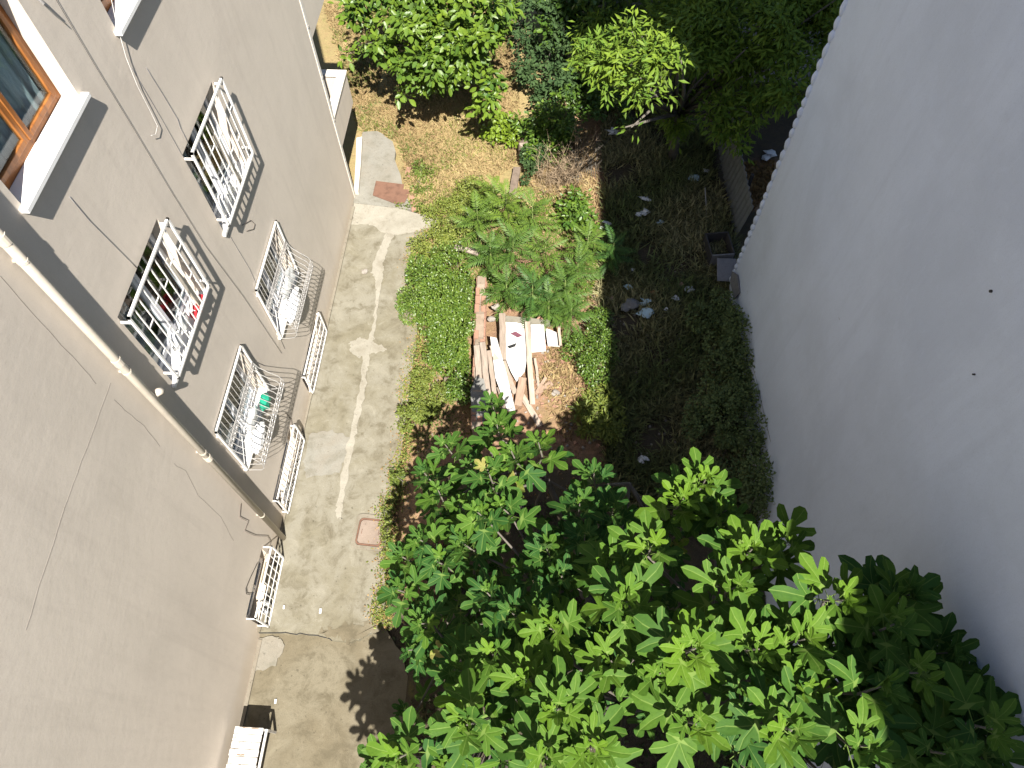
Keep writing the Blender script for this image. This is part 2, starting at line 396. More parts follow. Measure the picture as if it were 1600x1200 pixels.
# ---- ground sheet
def build_ground():
    def axis(lo, hi, st, far):
        a = np.arange(lo, hi+1e-6, st); out = np.array([0.6, 1.5, 3, 6, 12, 25, 50, 100, 200.])
        return np.concatenate([lo-out[::-1], a, hi+out])
    xs = axis(-7, 8, 0.15, 200); ys = axis(-4, 22, 0.15, 200)
    X, Y = np.meshgrid(xs, ys); Z = np.zeros_like(X)
    r = np.random.default_rng(3)
    for k in range(26):
        w = r.uniform(0.6, 5.0); th = r.uniform(0, 6.28); ph = r.uniform(0, 6.28)
        Z += 0.016/ (w**0.6) * np.sin(w*(X*math.cos(th)+Y*math.sin(th))+ph)
    Z -= 0.02
    # trench under the concrete path so that the slabs sit in the ground
    under = (X < -2.35) & (Y < 11.4); Z[under] = -0.4
    Z[X < XL+0.05] = np.minimum(Z[X < XL+0.05], -0.10)
    for poly in ([(553, 318), (556, 262), (566, 208), (590, 204), (614, 222), (622, 262), (634, 300), (648, 330), (690, 345), (665, 372), (560, 372)],):
        pp = np.array([atz(a, b, 0)[:2] for a, b in poly]); ins = np.zeros(X.shape, bool); j = len(pp)-1
        for i in range(len(pp)):
            k = ((pp[i, 1] > Y) != (pp[j, 1] > Y)) & (X < (pp[j, 0]-pp[i, 0])*(Y-pp[i, 1])/(pp[j, 1]-pp[i, 1]+1e-12)+pp[i, 0]); ins ^= k; j = i
        Z[ins] = -0.12
    Z[(X < -1.75) & (X > -2.4) & (Y < 2.2)] = -0.17
    # earth behind the old wall banks up a little
    bank = np.exp(-((X+0.1)/0.9)**2)*np.exp(-((Y-7.0)/1.5)**2); Z += 0.16*bank
    t = np.full_like(X, 0.16)  # dark humus, with the shaded plot's shade put into the tint
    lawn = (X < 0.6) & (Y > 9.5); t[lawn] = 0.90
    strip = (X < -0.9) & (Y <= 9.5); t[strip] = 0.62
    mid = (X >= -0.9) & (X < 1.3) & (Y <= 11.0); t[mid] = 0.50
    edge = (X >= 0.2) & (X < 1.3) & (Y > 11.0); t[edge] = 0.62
    fig_shade = (Y < 5.2) & (X > -1.6); t[fig_shade] = 0.22  # fig shade painted into the soil tint, here and next line
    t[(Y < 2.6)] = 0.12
    yel = (X > 4.6) & (X < 6.2) & (Y > 11.6) & (Y < 13.2); t[yel] = 0.8
    for _ in range(3):
        tt = t.copy(); tt[1:-1, 1:-1] = (t[:-2, 1:-1]+t[2:, 1:-1]+t[1:-1, :-2]+t[1:-1, 2:]+t[1:-1, 1:-1])/5; t = tt
    nx, ny = len(xs), len(ys)
    V = np.stack([X, Y, Z], -1).reshape(-1, 3)
    i = np.arange(nx*ny).reshape(ny, nx)
    F = np.stack([i[:-1, :-1], i[:-1, 1:], i[1:, 1:], i[1:, :-1]], -1).reshape(-1, 4)
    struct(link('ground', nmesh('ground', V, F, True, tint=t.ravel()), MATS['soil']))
    from_x, from_y = xs, ys
    def gz(x, y):
        j = np.clip(np.searchsorted(ys, y)-1, 0, ny-2); k = np.clip(np.searchsorted(xs, x)-1, 0, nx-2)
        return Z[j, k]
    return gz
GZ = build_ground()

# ---- concrete path (upper slab, lower slab, patches)
def poly_px(pts, z): return [tuple(atz(px, py, z)[:2]) for px, py in pts]
right_edge = [(690, 352), (660, 372), (643, 395), (640, 430), (652, 470), (652, 520), (646, 560), (640, 600), (636, 640), (629, 690), (622, 730), (618, 770), (606, 800), (603, 850), (602, 900), (600, 950), (598, 980)]
crack_edge = [(572, 994), (548, 1003), (520, 999), (497, 992), (470, 989), (440, 988)]
def rough_line(P, n=4, amp=0.012):
    out = []
    for a, b in zip(P[:-1], P[1:]):
        for k in range(n):
            q = np.array(a)*(1-k/n)+np.array(b)*k/n
            out.append(tuple(q+rng.normal(0, amp, 2)))
    out.append(P[-1]); return out
re_w = rough_line(poly_px(right_edge, 0.0)); ce_w = rough_line(poly_px(crack_edge, 0.0))
ystep = atz(400, 988, 0)[1]
up_poly = [(XL-0.03, 11.25)]+[(XL+0.5, 11.3)]+re_w+ce_w+[(XL-0.03, ystep)]
up_poly = up_poly[::-1]
path = MB(); path.prism(up_poly, -0.13, 0.0)
path_o = struct(path.build('path', MATS['concrete_path']))
low_edge = [(598, 975), (628, 1020), (640, 1070), (642, 1130), (650, 1210), (640, 1400)]
lw = rough_line(poly_px(low_edge, -0.12))
lp = [(XL-0.03, ystep+0.2)]+[(lw[0][0], ystep+0.2)]+lw+[(lw[-1][0], -6.0), (XL-0.03, -6.0)]
low = MB(); low.prism(lp[::-1], -0.3, -0.125)
struct(low.build('pavement', MATS['concrete_low']))
def sheet(name, pts, z, mat, parent=None, h=0.006, rough=0.016):
    P = poly_px(pts, z); P = rough_line(P+[P[0]], 7, rough)[:-1]
    b = MB(); area = sum(P[i][0]*P[(i+1) % len(P)][1]-P[(i+1) % len(P)][0]*P[i][1] for i in range(len(P)))
    if area < 0: P = P[::-1]
    b.prism(P, z-0.02, z+h); return b.build(name, MATS[mat], parent)
# pale cement seam down the path: left and right outlines in pixels
seamL = [(600, 362), (592, 385), (578, 408), (577, 425), (585, 440), (586, 462), (583, 500), (574, 528), (565, 545), (563, 580), (553, 635), (543, 686), (532, 735), (524, 785), (523, 806)]
seamR = [(622, 364), (610, 390), (603, 412), (604, 432), (598, 446), (594, 466), (590, 500), (586, 530), (581, 552), (577, 582), (568, 640), (557, 690), (547, 738), (540, 790), (535, 812)]
seamL = [(a[0]*.82+b[0]*.18, a[1]*.82+b[1]*.18) for a, b in zip(seamL, seamR)]; seamR = [(a[0]*.22+b[0]*.78, a[1]*.22+b[1]*.78) for a, b in zip(seamL, seamR)]
sheet('cement_seam', seamL+seamR[::-1], 0.0, 'cement_white', path_o, 0.012)
sheet('cement_patch', [(553, 316), (600, 320), (640, 330), (690, 345), (683, 356), (650, 362), (622, 368), (600, 364), (583, 352), (549, 351)], 0.0, 'cement_white', path_o, 0.008)
sheet('cement_patch', [(484, 676), (520, 672), (548, 684), (545, 705), (530, 738), (480, 745), (474, 720)], 0.0, 'concrete_grey', path_o, 0.007)
sheet('cement_patch', [(546, 535), (562, 528), (586, 535), (606, 548), (580, 552), (560, 560), (546, 548)], 0.0, 'cement_white', path_o, 0.005)
sheet('cement_patch', [(405, 998), (436, 994), (445, 1010), (430, 1040), (398, 1048), (396, 1020)], -0.125, 'concrete_grey', None, 0.02)
bpy.data.objects['cement_patch.003'].parent = bpy.data.objects['pavement']
sheet('dirt_patch', [(498, 988), (520, 978), (560, 972), (600, 968), (598, 981), (572, 993), (548, 1001), (520, 997)], 0.0, 'concrete_low', path_o, 0.006, 0.03)
ck = MB(); ck.tube([(p[0], p[1]-.006, -.004) for p in ce_w[len(ce_w)//2-2:]]+[(XL+.02, ystep-.006, -.004)], .009, 5); ck.build('crack', MATS['black_cable'], path_o)
# pale plinth fillet where wall meets path
fl = MB(); fl.prism([(XL-0.02, 2.0), (XL+0.045, 2.0), (XL+0.035, 6), (XL+0.05, 9), (XL+0.06, 11.3), (XL-0.02, 11.3)], -0.01, 0.03)
fl.build('cement_fillet', MATS['cement_frame'], path_o)
fl = MB(); fl.prism([(XL-0.02, -4.0), (XL+0.05, -4.0), (XL+0.06, 1.9), (XL-0.02, 1.9)], -0.14, -0.09)
fl.build('cement_fillet', MATS['cement_frame'], bpy.data.objects['pavement'])
# grey slab beyond the corner, with rusty plate
slab = MB(); slab.prism(rough_line(poly_px([(553, 318), (556, 262), (566, 208), (590, 204), (614, 222), (622, 262), (634, 300), (648, 330)][::-1], 0.0), 3, 0.02), -0.1, 0.02)
struct(slab.build('pavement', MATS['concrete_grey']))
kerb = MB(); kp = poly_px([(553, 300), (556, 250), (557, 216), (566, 214), (564, 255), (560, 300)][::-1], 0.1); kerb.prism(kp, -0.1, 0.12)
struct(kerb.build('kerb', MATS['stucco_white'], bevel=0.008))
brk = []
for k in range(7):
    a = np.array(atz(638, 268, 0.02))*(1-k/6)+np.array(atz(647, 325, 0.02))*(k/6)
    b = MB(); b.box((a[0], a[1], 0.03), (0.11, 0.2, 0.07), Matrix.Rotation(rng.normal(0, .15), 3, 'Z'))
    o = b.build('brick', MATS['brick'], bpy.data.objects['pavement.001'], bevel=0.006)
# rusty plate
P = poly_px([(588, 284), (636, 290), (641, 300), (632, 318), (618, 319), (583, 306)], 0.02)
pl = MB(); pl.prism(P[::-1], 0.026, 0.040)
pc = np.mean(np.array(P), 0)
cov = thing('cover_plate', 'rusty brown metal sheet lying on the grey slab by the lawn', 'metal plate', (pc[0], pc[1], 0))
o = pl.build('sheet', MATS['rust'], cov); o.location = (-pc[0], -pc[1], 0)
rim = MB()
for a, b in zip(P, P[1:]+P[:1]): rim.tube([(a[0], a[1], .041), (b[0], b[1], .041)], 0.006, 5)
o = rim.build('rim', MATS['rust'], cov); o.location = (-pc[0], -pc[1], 0)

# ---- manhole in the path
def manhole():
    c = atz(579, 832, 0); t = thing('manhole_cover', 'square pinkish concrete manhole cover set in the path', 'manhole', (c[0], c[1], 0), rotz=R(-3))
    def rr(w, h, r, n=6):
        out = []
        for (cx, cy, a0) in ((w-r, h-r, 0), (-w+r, h-r, 90), (-w+r, -h+r, 180), (w-r, -h+r, 270)):
            for k in range(n+1):
                a = R(a0+90*k/n); out.append((cx+r*math.cos(a), cy+r*math.sin(a)))
        return out
    def ring(o, i, z0, z1):
        b = MB(); n = len(o)
        V = [(p[0], p[1], z0) for p in o]+[(p[0], p[1], z1) for p in o]+[(p[0], p[1], z1) for p in i]+[(p[0], p[1], z0) for p in i]
        F = []
        for k in range(n):
            q = (k+1) % n
            F += [(k, q, n+q, n+k), (n+k, n+q, 2*n+q, 2*n+k), (2*n+k, 2*n+q, 3*n+q, 3*n+k)]
        b.add(V, F); return b
    t.scale = (.74, .76, 1)
    ring(rr(.40, .42, .14), rr(.315, .325, .1), 0.002, 0.02).build('surround', MATS['cement_frame'], t)
    ring(rr(.305, .315, .1), rr(.275, .285, .085), 0.002, 0.03).build('rim', MATS['rust'], t)
    b = MB(); b.prism(rr(.265, .275, .08), 0.002, 0.018); b.build('lid', MATS['manhole_lid'], t)
    for s in (-1, 1):
        b = MB(); b.tube([(s*.2, -.05, .018), (s*.2, -.04, .035), (s*.2, .04, .035), (s*.2, .05, .018)], .006, 5); b.build('handle', MATS['rust'], t)
manhole()
# ------------------------------------------------------------------ left apartment block
COLS = {'a': (4.02, 5.38), 'b': (6.40, 7.74)}
OPEN = []       # (y0,y1,z0,z1,kind)
for k in ('a', 'b'):
    y0, y1 = COLS[k]
    OPEN += [(y0, y1, 7.60, 8.95, 'wood'), (y0, y1, 4.62, 6.0, 'pvc'), (y0, y1, 2.06, 3.33, 'pvc'), (y0, y1, 0.09, 0.68, 'low')]
OPEN.append((2.10, 3.18, 0.03, 0.66, 'low'))
block = thing('apartment_block', 'beige rendered apartment block with barred windows on the left', 'building', (XL, 4, 0))
def local(o): o.location = (-XL, -4, 0); return o
def left_wall():
    ys = sorted({-14.0, YC}|{q for o in OPEN for q in o[:2]}); zs = sorted({-0.5, 13.2}|{q for o in OPEN for q in o[2:4]})
    # refine into rows so that the face carries vertices (slight unevenness of hand-laid render)
    def refine(a, st):
        out = []
        for p, q in zip(a[:-1], a[1:]):
            n = max(1, int((q-p)/st)); out += [p+(q-p)*k/n for k in range(n)]
        return out+[a[-1]]
    ys = refine(ys, 0.5); zs = refine(zs, 0.5)
    b = MB(); idx = {}
    def v(y, z):
        k = (round(y, 4), round(z, 4))
        if k not in idx:
            idx[k] = len(b.v); edge = any(abs(y-q) < 1e-4 for o in OPEN for q in o[:2]) or y > YC-0.01 or y < -13.9
            off = 0.0
            b.v.append((XL+off, y, z))
        return idx[k]
    for y0, y1 in zip(ys[:-1], ys[1:]):
        for z0, z1 in zip(zs[:-1], zs[1:]):
            ym, zm = (y0+y1)/2, (z0+z1)/2
            if any(o[0] < ym < o[1] and o[2] < zm < o[3] for o in OPEN): continue
            b.f.append((v(y0, z0), v(y1, z0), v(y1, z1), v(y0, z1)))
    for (y0, y1, z0, z1, k) in OPEN:      # reveals
        d = 0.26
        b.add([(XL, y0, z0), (XL, y0, z1), (XL-d, y0, z1), (XL-d, y0, z0)], [(0, 1, 2, 3)])
        b.add([(XL, y1, z0), (XL, y1, z1), (XL-d, y1, z1), (XL-d, y1, z0)], [(3, 2, 1, 0)])
        b.add([(XL, y0, z1), (XL, y1, z1), (XL-d, y1, z1), (XL-d, y0, z1)], [(0, 1, 2, 3)])
        b.add([(XL, y0, z0), (XL, y1, z0), (XL-d, y1, z0), (XL-d, y0, z0)], [(3, 2, 1, 0)])
    # far, near, roof and back faces
    b.add([(XL, YC, -.5), (XL-10, YC, -.5), (XL-10, YC, 13.2), (XL, YC, 13.2)], [(0, 1, 2, 3)])
    b.add([(XL, -14, -.5), (XL-10, -14, -.5), (XL-10, -14, 13.2), (XL, -14, 13.2)], [(3, 2, 1, 0)])
    b.add([(XL-10, YC, -.5), (XL-10, -14, -.5), (XL-10, -14, 13.2), (XL-10, YC, 13.2)], [(0, 1, 2, 3)])
    b.add([(XL, YC, 13.2), (XL-10, YC, 13.2), (XL-10, -14, 13.2), (XL, -14, 13.2)], [(0, 1, 2, 3)])
    local(b.build('wall', MATS['stucco_beige'], block))
left_wall()
# corner bead with its screws
cb = MB(); cb.box2((XL-.05, YC-.09, -.2), (XL+.014, YC+.014, 13.0)); local(cb.build('corner_bead', MATS['stucco_white'], block, bevel=.006))
for z in (1.1, 2.15, 3.15, 4.2):
    s = MB(); s.box((XL+.02, YC-.05, z), (.02, .03, .03)); local(s.build('screw', MATS['galvanised'], block))

def window(y0, y1, z0, z1, kind):
    wood = kind == 'wood'; mat = MATS['varnished_wood'] if wood else MATS['pvc_cool']
    X0 = XL-0.17; fw = 0.075 if wood else 0.06; ft = 0.06
    w = MB()
    zb = z0+0.03
    w.box2((X0-ft, y0, zb), (X0, y0+fw, z1)); w.box2((X0-ft, y1-fw, zb), (X0, y1, z1))
    w.box2((X0-ft, y0+fw, zb), (X0, y1-fw, zb+fw)); w.box2((X0-ft, y0+fw, z1-fw), (X0, y1-fw, z1))
    fo = local(w.build('window', mat, block, bevel=.006))
    ym = (y0+y1)/2
    # sashes
    for k, (a, c) in enumerate(((y0+fw, ym), (ym, y1-fw))):
        s = MB(); sx = X0+0.015+0.012*k; sw = 0.055
        s.box2((sx-.045, a, zb+fw), (sx, a+sw, z1-fw)); s.box2((sx-.045, c-sw, zb+fw), (sx, c, z1-fw))
        s.box2((sx-.045, a+sw, zb+fw), (sx, c-sw, zb+fw+sw)); s.box2((sx-.045, a+sw, z1-fw-sw), (sx, c-sw, z1-fw))
        s.build('sash', mat, fo, bevel=.005)
        p = MB(); p.box2((sx-.026, a+sw-.01, zb+fw+sw-.01), (sx-.02, c-sw+.01, z1-fw-sw+.01)); p.build('pane', MATS['glass'], fo)
    # curtain: wavy sheet
    n = 60; V = []; F = []
    ya, yb = (y0+fw, y1-fw) if kind != 'low' else (y0+fw, y0+(y1-y0)*.45)
    if kind == 'pvc': yb = y0+(y1-y0)*0.34
    for i in range(n+1):
        y = ya+(yb-ya)*i/n; dx = 0.025*math.sin(i*0.9)+0.012*math.sin(i*2.1+1)
        V += [(X0-.095+dx, y, zb+.05), (X0-.095+dx*.6, y, z1)]
    F = [(2*i, 2*i+2, 2*i+3, 2*i+1) for i in range(n)]
    c = MB(); c.add(V, F); c.build('curtain', MATS['curtain_grey' if wood else 'curtain_white'], fo, True)
    # room behind, open towards the window
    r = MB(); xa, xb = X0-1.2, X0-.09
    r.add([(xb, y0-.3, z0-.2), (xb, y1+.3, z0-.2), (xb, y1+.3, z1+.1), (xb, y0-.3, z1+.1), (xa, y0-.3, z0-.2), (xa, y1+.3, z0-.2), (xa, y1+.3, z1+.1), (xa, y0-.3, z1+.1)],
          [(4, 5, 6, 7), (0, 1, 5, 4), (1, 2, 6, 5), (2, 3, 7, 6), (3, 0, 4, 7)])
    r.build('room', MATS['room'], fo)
    if kind != 'low':
        s = MB(); prj = 0.075 if wood else 0.04
        s.box2((XL-.17, y0+.002, z0+.002), (XL+.0, y1-.002, z0+.034)); s.box2((XL+.0, y0-.06, z0-.012), (XL+prj, y1+.06, z0+.034))
        s.build('sill', MATS['marble'], fo, bevel=.004)
    return fo
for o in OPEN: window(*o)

# balconies on the back of the block (only their ends show past the corner)
for (zb, zt, yo) in ((1.40, 2.15, 13.12), (3.92, 4.72, 13.12)):
    xe = XL-0.0
    b = MB(); b.box2((xe-3.2, YC+.02, zb-.12), (xe-.10, yo-.02, zb+.02))
    bo = local(b.build('balcony', MATS['stucco_white'], block))
    p = MB(); p.box2((xe-.14, YC+.02, zb-.02+.0), (xe, yo, zt)); p.box2((xe-3.2, yo-.14, zb-.02), (xe-.14, yo, zt)); p.build('parapet', MATS['stucco_beige'], bo, bevel=.008)
    c = MB(); c.box2((xe-.165, YC+.02, zt), (xe+.02, yo+.02, zt+.05)); c.box2((xe-3.2, yo-.165, zt), (xe-.165, yo+.02, zt+.05)); c.build('coping', MATS['stucco_white'], bo, bevel=.006)

# hairline cracks in the render
def wall_line(name, pts, mat, r, parent, off=0.002, x=XL):
    b = MB(); P = [atx(px, py, x) for px, py in pts]
    Q = []
    for a, c in zip(P[:-1], P[1:]):
        for k in range(4): Q.append(a*(1-k/4)+c*k/4+rng.normal(0, .004, 3)*[0, 1, 1])
    Q.append(P[-1])
    b.tube([(x+off, q[1], q[2]) for q in Q], r, 5)
    return b.build(name, MATS[mat], parent)
for pts in ([(178, 624), (200, 645), (225, 666), (250, 698)], [(272, 725), (290, 735), (310, 775), (345, 808), (365, 845)],
            [(0, 432), (60, 500), (130, 575), (150, 600)], [(330, 1), (350, 1)]):
    if len(pts) > 2: local(wall_line('crack', pts, 'crack_dark', 0.0018, block, 0.0))

local(wall_line('plaster_joint', [(172, 600), (150, 660), (120, 740), (95, 810), (70, 890), (40, 985)], 'joint_line', 0.003, block, -0.0005))
# ---- drain pipe
yp = 3.57; xp = XL+0.083
dp = thing('drain_pipe', 'cream vertical drain pipe clamped to the beige wall', 'pipe', (xp, yp, 0))
b = MB(); b.tube([(0, 0, -.02), (0, 0, 13)], 0.045, 14); b.build('pipe', MATS['pvc'], dp, True)
for z in (3.45, 5.86, 7.72, 9.6):
    b = MB(); b.tube([(0, 0, z-.05), (0, 0, z+.05)], 0.051, 14); b.build('coupling', MATS['pvc'], dp)
for z in (1.2, 3.62, 5.66, 7.45, 9.4):
    b = MB(); b.tube([(0, 0, z-.014), (0, 0, z+.014)], 0.049, 14); b.box((-.06, 0, z), (.045, .03, .02)); b.box((0, .056, z), (.014, .03, .02))
    b.build('clamp', MATS['pvc'], dp)
b = MB(); b.tube([(0, .07, 5.05), (.03, .10, 5.05), (.05, .13, 5.02)], .045, 12); b.build('overflow_spout', MATS['pvc'], dp, True)

# ---- cables on the wall
def cable(label, pts, mat, r, off=0.012):
    P = [atx(px, py, XL+off) for px, py in pts]
    base = P[-1]
    b = MB()
    Q = []
    for a, c in zip(P[:-1], P[1:]):
        for k in range(3): Q.append(a*(1-k/3)+c*k/3)
    Q.append(P[-1]); b.tube([tuple(q) for q in Q], r, 5)
    o = b.build('wall_cable', MATS[mat], None, True); return tag(o, label, 'cable', 'cables on the beige wall')
top1 = [(88, 0), (150, 105), (210, 203), (268, 300), (320, 383), (380, 463), (440, 552)]
cable('thin black cable running down the wall between the windows', [(70, -30)]+top1, 'black_cable', 0.0022)
cable('white cable hanging loose with a hooked end by the upper window', [(168, -30), (180, 28), (197, 90), (215, 135), (237, 178), (246, 197), (243, 210), (236, 212)], 'white_cable', 0.0035, 0.03)
cable('thin grey cable below the upper window sill running to the barred window', [(228, 105), (255, 148), (277, 185), (282, 200), (295, 225)], 'grey_board', 0.003, 0.008)
cable('thin pale cable leaving the lower end of the white hooked cable', [(205, 105), (255, 190), (300, 270), (345, 345), (390, 420), (445, 545)], 'grey_board', 0.0022, 0.006)
cable('grey cable along the wall towards the red-potted barred window', [(108, 307), (140, 345), (180, 385), (215, 420)], 'grey_board', 0.003, 0.006)
cable('loose brown cable looping from the drain pipe to the lowest grille', [(376, 788), (374, 808), (388, 815), (382, 830), (398, 837), (418, 838), (423, 848), (418, 862), (407, 880)], 'crack_dark', 0.0038, 0.012)
cable('dark loop of wire beside the lowest grille', [(402, 880), (390, 905), (384, 920), (385, 928), (391, 929)], 'black_cable', 0.005, 0.012)
cable('short wire hooked on the wall below the second storey grille', [(378, 352), (392, 344), (398, 350), (396, 358), (385, 361)], 'crack_dark', 0.004, 0.01)
cable('short cable between the curved grille and the lowest barred row', [(446, 645), (455, 655), (456, 668)], 'crack_dark', 0.006, 0.01)

# ---- aerial bracket near the top window
t = thing('wall_bracket', 'small metal wall bracket with a thin rod near the wooden window', 'bracket', tuple(atx(62, 0, XL)))
pa, pb_, pc_ = atx(50, -12, XL+.03), atx(68, 6, XL+.06), atx(104, 39, XL+.015)
o0 = Vector(t.location)
b = MB(); b.tube([Vector(pa)-o0, Vector(pb_)-o0], .014, 6); b.build('arm', MATS['galvanised'], t)
b = MB(); b.tube([Vector(pb_)-o0, Vector(pc_)-o0], .005, 5); b.build('rod', MATS['galvanised'], t)

# ------------------------------------------------------------------ window grilles
def part(t, b, name, mat, sm=False): 
    o = b.build(name, MATS[mat], t, sm); return o
def grille_box(y0, y1, z0, z1, d, label, nb=10):
    t = thing('window_grille', label, 'window grille', (XL, (y0+y1)/2, z0), 'white box grilles')
    hw = (y1-y0)/2; h = z1-z0
    f = MB(); r = 0.0135
    for a, c in (((d, -hw, 0), (d, hw, 0)), ((d, -hw, h), (d, hw, h)), ((d, -hw, 0), (d, -hw, h)), ((d, hw, 0), (d, hw, h))):
        A, B = Vector(a), Vector(c); f.box((A+B)/2, [abs(B[i]-A[i])+2*r for i in range(3)])
    part(t, f, 'frame', 'white_metal')
    for k in range(1, nb):
        y = -hw+2*hw*k/nb
        b = MB(); b.box((d-.002, y, h/2), (.013, .013, h-2*r)); part(t, b, 'bar', 'white_metal')
    # staggered short ties between pairs of bars
    st = 2*hw/nb
    for k in range(nb):
        for q, zz in enumerate((0.36, 0.68)):
            if (k+q) % 2 == 0:
                z = h*(zz+0.04*((k//2) % 2)); b = MB(); b.box((d, -hw+st*(k+.5), z), (.011, st-.013, .012)); part(t, b, 'tie', 'white_metal')
    for yy in (-hw, hw):
        for z in (0.08*h, 0.93*h):
            b = MB(); b.box((d/2, yy, z), (d-.02, .02, .024)); part(t, b, 'bracket', 'white_metal')
    return t
grille_box(4.0, 5.36, 4.80, 6.02, 0.135, 'white box grille on the middle window beside the drain pipe, red pots inside', 10)
grille_box(6.38, 7.76, 4.80, 6.04, 0.135, 'white box grille on the middle window farther from the drain pipe', 10)

def grille_belly(y0, y1, z0, z1, label, nb=15):
    t = thing('window_grille', label, 'window grille', (XL, (y0+y1)/2, z0), 'bow-bottomed grilles')
    hw = (y1-y0)/2; h = z1-z0
    prof = [(0.04, h), (0.045, .80*h), (0.05, .62*h), (0.09, .52*h), (0.20, .42*h), (0.31, .32*h), (0.36, .22*h), (0.345, .12*h), (0.28, .05*h), (0.16, 0.015*h), (0.04, 0.0)]
    f = MB()
    for a, c in (((.035, -hw, 0), (.035, hw, 0)), ((.035, -hw, h), (.035, hw, h)), ((.035, -hw, 0), (.035, -hw, h)), ((.035, hw, 0), (.035, hw, h))):
        A, B = Vector(a), Vector(c); f.box((A+B)/2, [abs(B[i]-A[i])+.026 for i in range(3)])
    part(t, f, 'frame', 'white_metal')
    for k in range(nb+1):
        y = -hw+2*hw*k/nb
        b = MB(); b.tube([(x, y*(1+0.02*(x > .2)), z) for x, z in prof], .006, 5); part(t, b, 'bar', 'bar_metal')
    for (x, z) in ((.052, .66*h), (.052, .58*h), (.35, .27*h), (.355, .16*h)):
        b = MB(); b.box((x, 0, z), (.010, 2*hw, .014)); part(t, b, 'rail', 'bar_metal')
    # scroll rings between the rails
    for name, x, z, rr in (('upper', .052, .62*h, .034), ('lower', .358, .215*h, .045)):
        b = MB()
        for k in range(nb):
            y = -hw+2*hw*(k+.5)/nb
            pts = [(x, y+rr*.8*math.cos(a), z+rr*math.sin(a)) for a in np.linspace(0, 2*math.pi, 9)]
            b.tube(pts, .005, 4, False)
        part(t, b, 'scroll_row', 'galvanised')
    for yy in (-hw, hw):
        for z in (.1*h, .9*h):
            b = MB(); b.box((.012, yy, z), (.05, .03, .03)); part(t, b, 'bracket', 'white_metal')
    return t
grille_belly(6.38, 7.78, 2.03, 3.36, 'bow-bottomed metal grille on the lower window farther from the drain pipe')
grille_belly(3.99, 5.40, 2.03, 3.33, 'bow-bottomed metal grille with a green bag inside, beside the drain pipe')

def grille_flat(y0, y1, z0, z1, d, label, nb=14, cross=True, grid=3):
    t = thing('window_grille', label, 'window grille', (XL, (y0+y1)/2, z0), 'ground level grilles')
    hw = (y1-y0)/2; h = z1-z0
    f = MB()
    for a, c in (((d, -hw, 0), (d, hw, 0)), ((d, -hw, h), (d, hw, h)), ((d, -hw, 0), (d, -hw, h)), ((d, hw, 0), (d, hw, h))):
        A, B = Vector(a), Vector(c); f.box((A+B)/2, [abs(B[i]-A[i])+.024 for i in range(3)])
    part(t, f, 'frame', 'white_metal')
    for k in range(1, nb):
        y = -hw+2*hw*k/nb; b = MB(); b.box((d, y, h/2), (.011, .011, h-.02)); part(t, b, 'bar', 'bar_metal' if cross else 'white_metal')
    for k in range(1, grid):
        b = MB(); b.box((d+.006, 0, h*k/grid), (.01, 2*hw-.02, .014)); part(t, b, 'rail', 'white_metal')
    if cross:
        for k in range(0, nb, 2):
            ya, yb = -hw+2*hw*k/nb, -hw+2*hw*min(nb, k+2)/nb
            b = MB(); b.tube([(d-.004, ya, .02), (d-.004, yb, h*.62)], .006, 4); b.tube([(d+.004, yb, .02), (d+.004, ya, h*.62)], .006, 4); part(t, b, 'lattice', 'galvanised')
    for yy in (-hw, hw):
        for z in (.1*h, .9*h):
            b = MB(); b.box((d/2, yy, z), (d, .018, .02)); part(t, b, 'bracket', 'white_metal')
    return t
grille_flat(6.42, 7.86, 0.06, 0.72, .06, 'flat lattice grille at ground level nearest the far corner', 14)
grille_flat(4.0, 5.42, 0.06, 0.72, .09, 'flat lattice grille at ground level just beyond the drain pipe', 14)
grille_flat(2.08, 3.22, 0.02, 0.68, .16, 'white open grid grille at ground level nearest the camera', 8, False, 3)

# ---- things standing on the sills behind the grilles
def crumple(name, label, cat, c, size, mat, seed, sub=2, amp=0.35, group=None, flat=1.0):
    r = np.random.default_rng(seed)
    import bmesh
    bm = bmesh.new(); bmesh.ops.create_icosphere(bm, subdivisions=sub, radius=1)
    ph = r.uniform(0, 6.28, (5, 3)); wv = r.uniform(1.5, 4.5, (5, 3))
    for v in bm.verts:
        n = np.array(v.co); d = sum(math.sin(float(wv[k] @ n)+ph[k][0]) for k in range(5))*amp*.4+r.normal(0, amp*.18)
        q = n*(1+d)*np.array(size); q[2] *= flat
        v.co = Vector(q.tolist())
    me = bpy.data.meshes.new(name); bm.to_mesh(me); bm.free()
    o = link(name, me, MATS[mat]); o.location = tuple(c)
    return tag(o, label, cat, group)
xs = XL+0.045
def sill_item(name, label, cat, y, z, s, mat, seed): crumple(name, label, cat, (xs, y, z+s[2]*.85), s, mat, seed)
sill_item('plastic_bag', 'clear plastic bag on the sill behind the grille, nearest the red pots', 'bag', 4.72, 4.83, (.05, .13, .13), 'bag_clear', 1)
sill_item('plastic_bag', 'white plastic bag at the near end of the red-potted window sill', 'bag', 4.42, 4.83, (.05, .11, .12), 'bag_white', 2)
def pot(y, z, lab):
    t = thing('flower_pot', lab, 'flower pot', (xs, y, z), 'red pots on the sill')
    b = MB(); b.tube([(0, 0, 0), (0, 0, .09)], [.035, .048], 10); b.build('pot', MATS['red_plastic'], t)
    b = MB(); b.tube([(0, 0, .085), (0, 0, .10)], .054, 10); b.build('rim', MATS['red_plastic'], t)
pot(4.94, 4.66, 'red pot on the barred sill beside the clear bag'); pot(5.06, 4.66, 'middle red pot of three on the barred sill'); pot(5.2, 4.66, 'red pot on the barred sill farthest from the drain pipe')
sill_item('plastic_bag', 'white bag bundled at the near end of the farther box grille', 'bag', 6.62, 4.8, (.05, .14, .16), 'bag_white', 3)
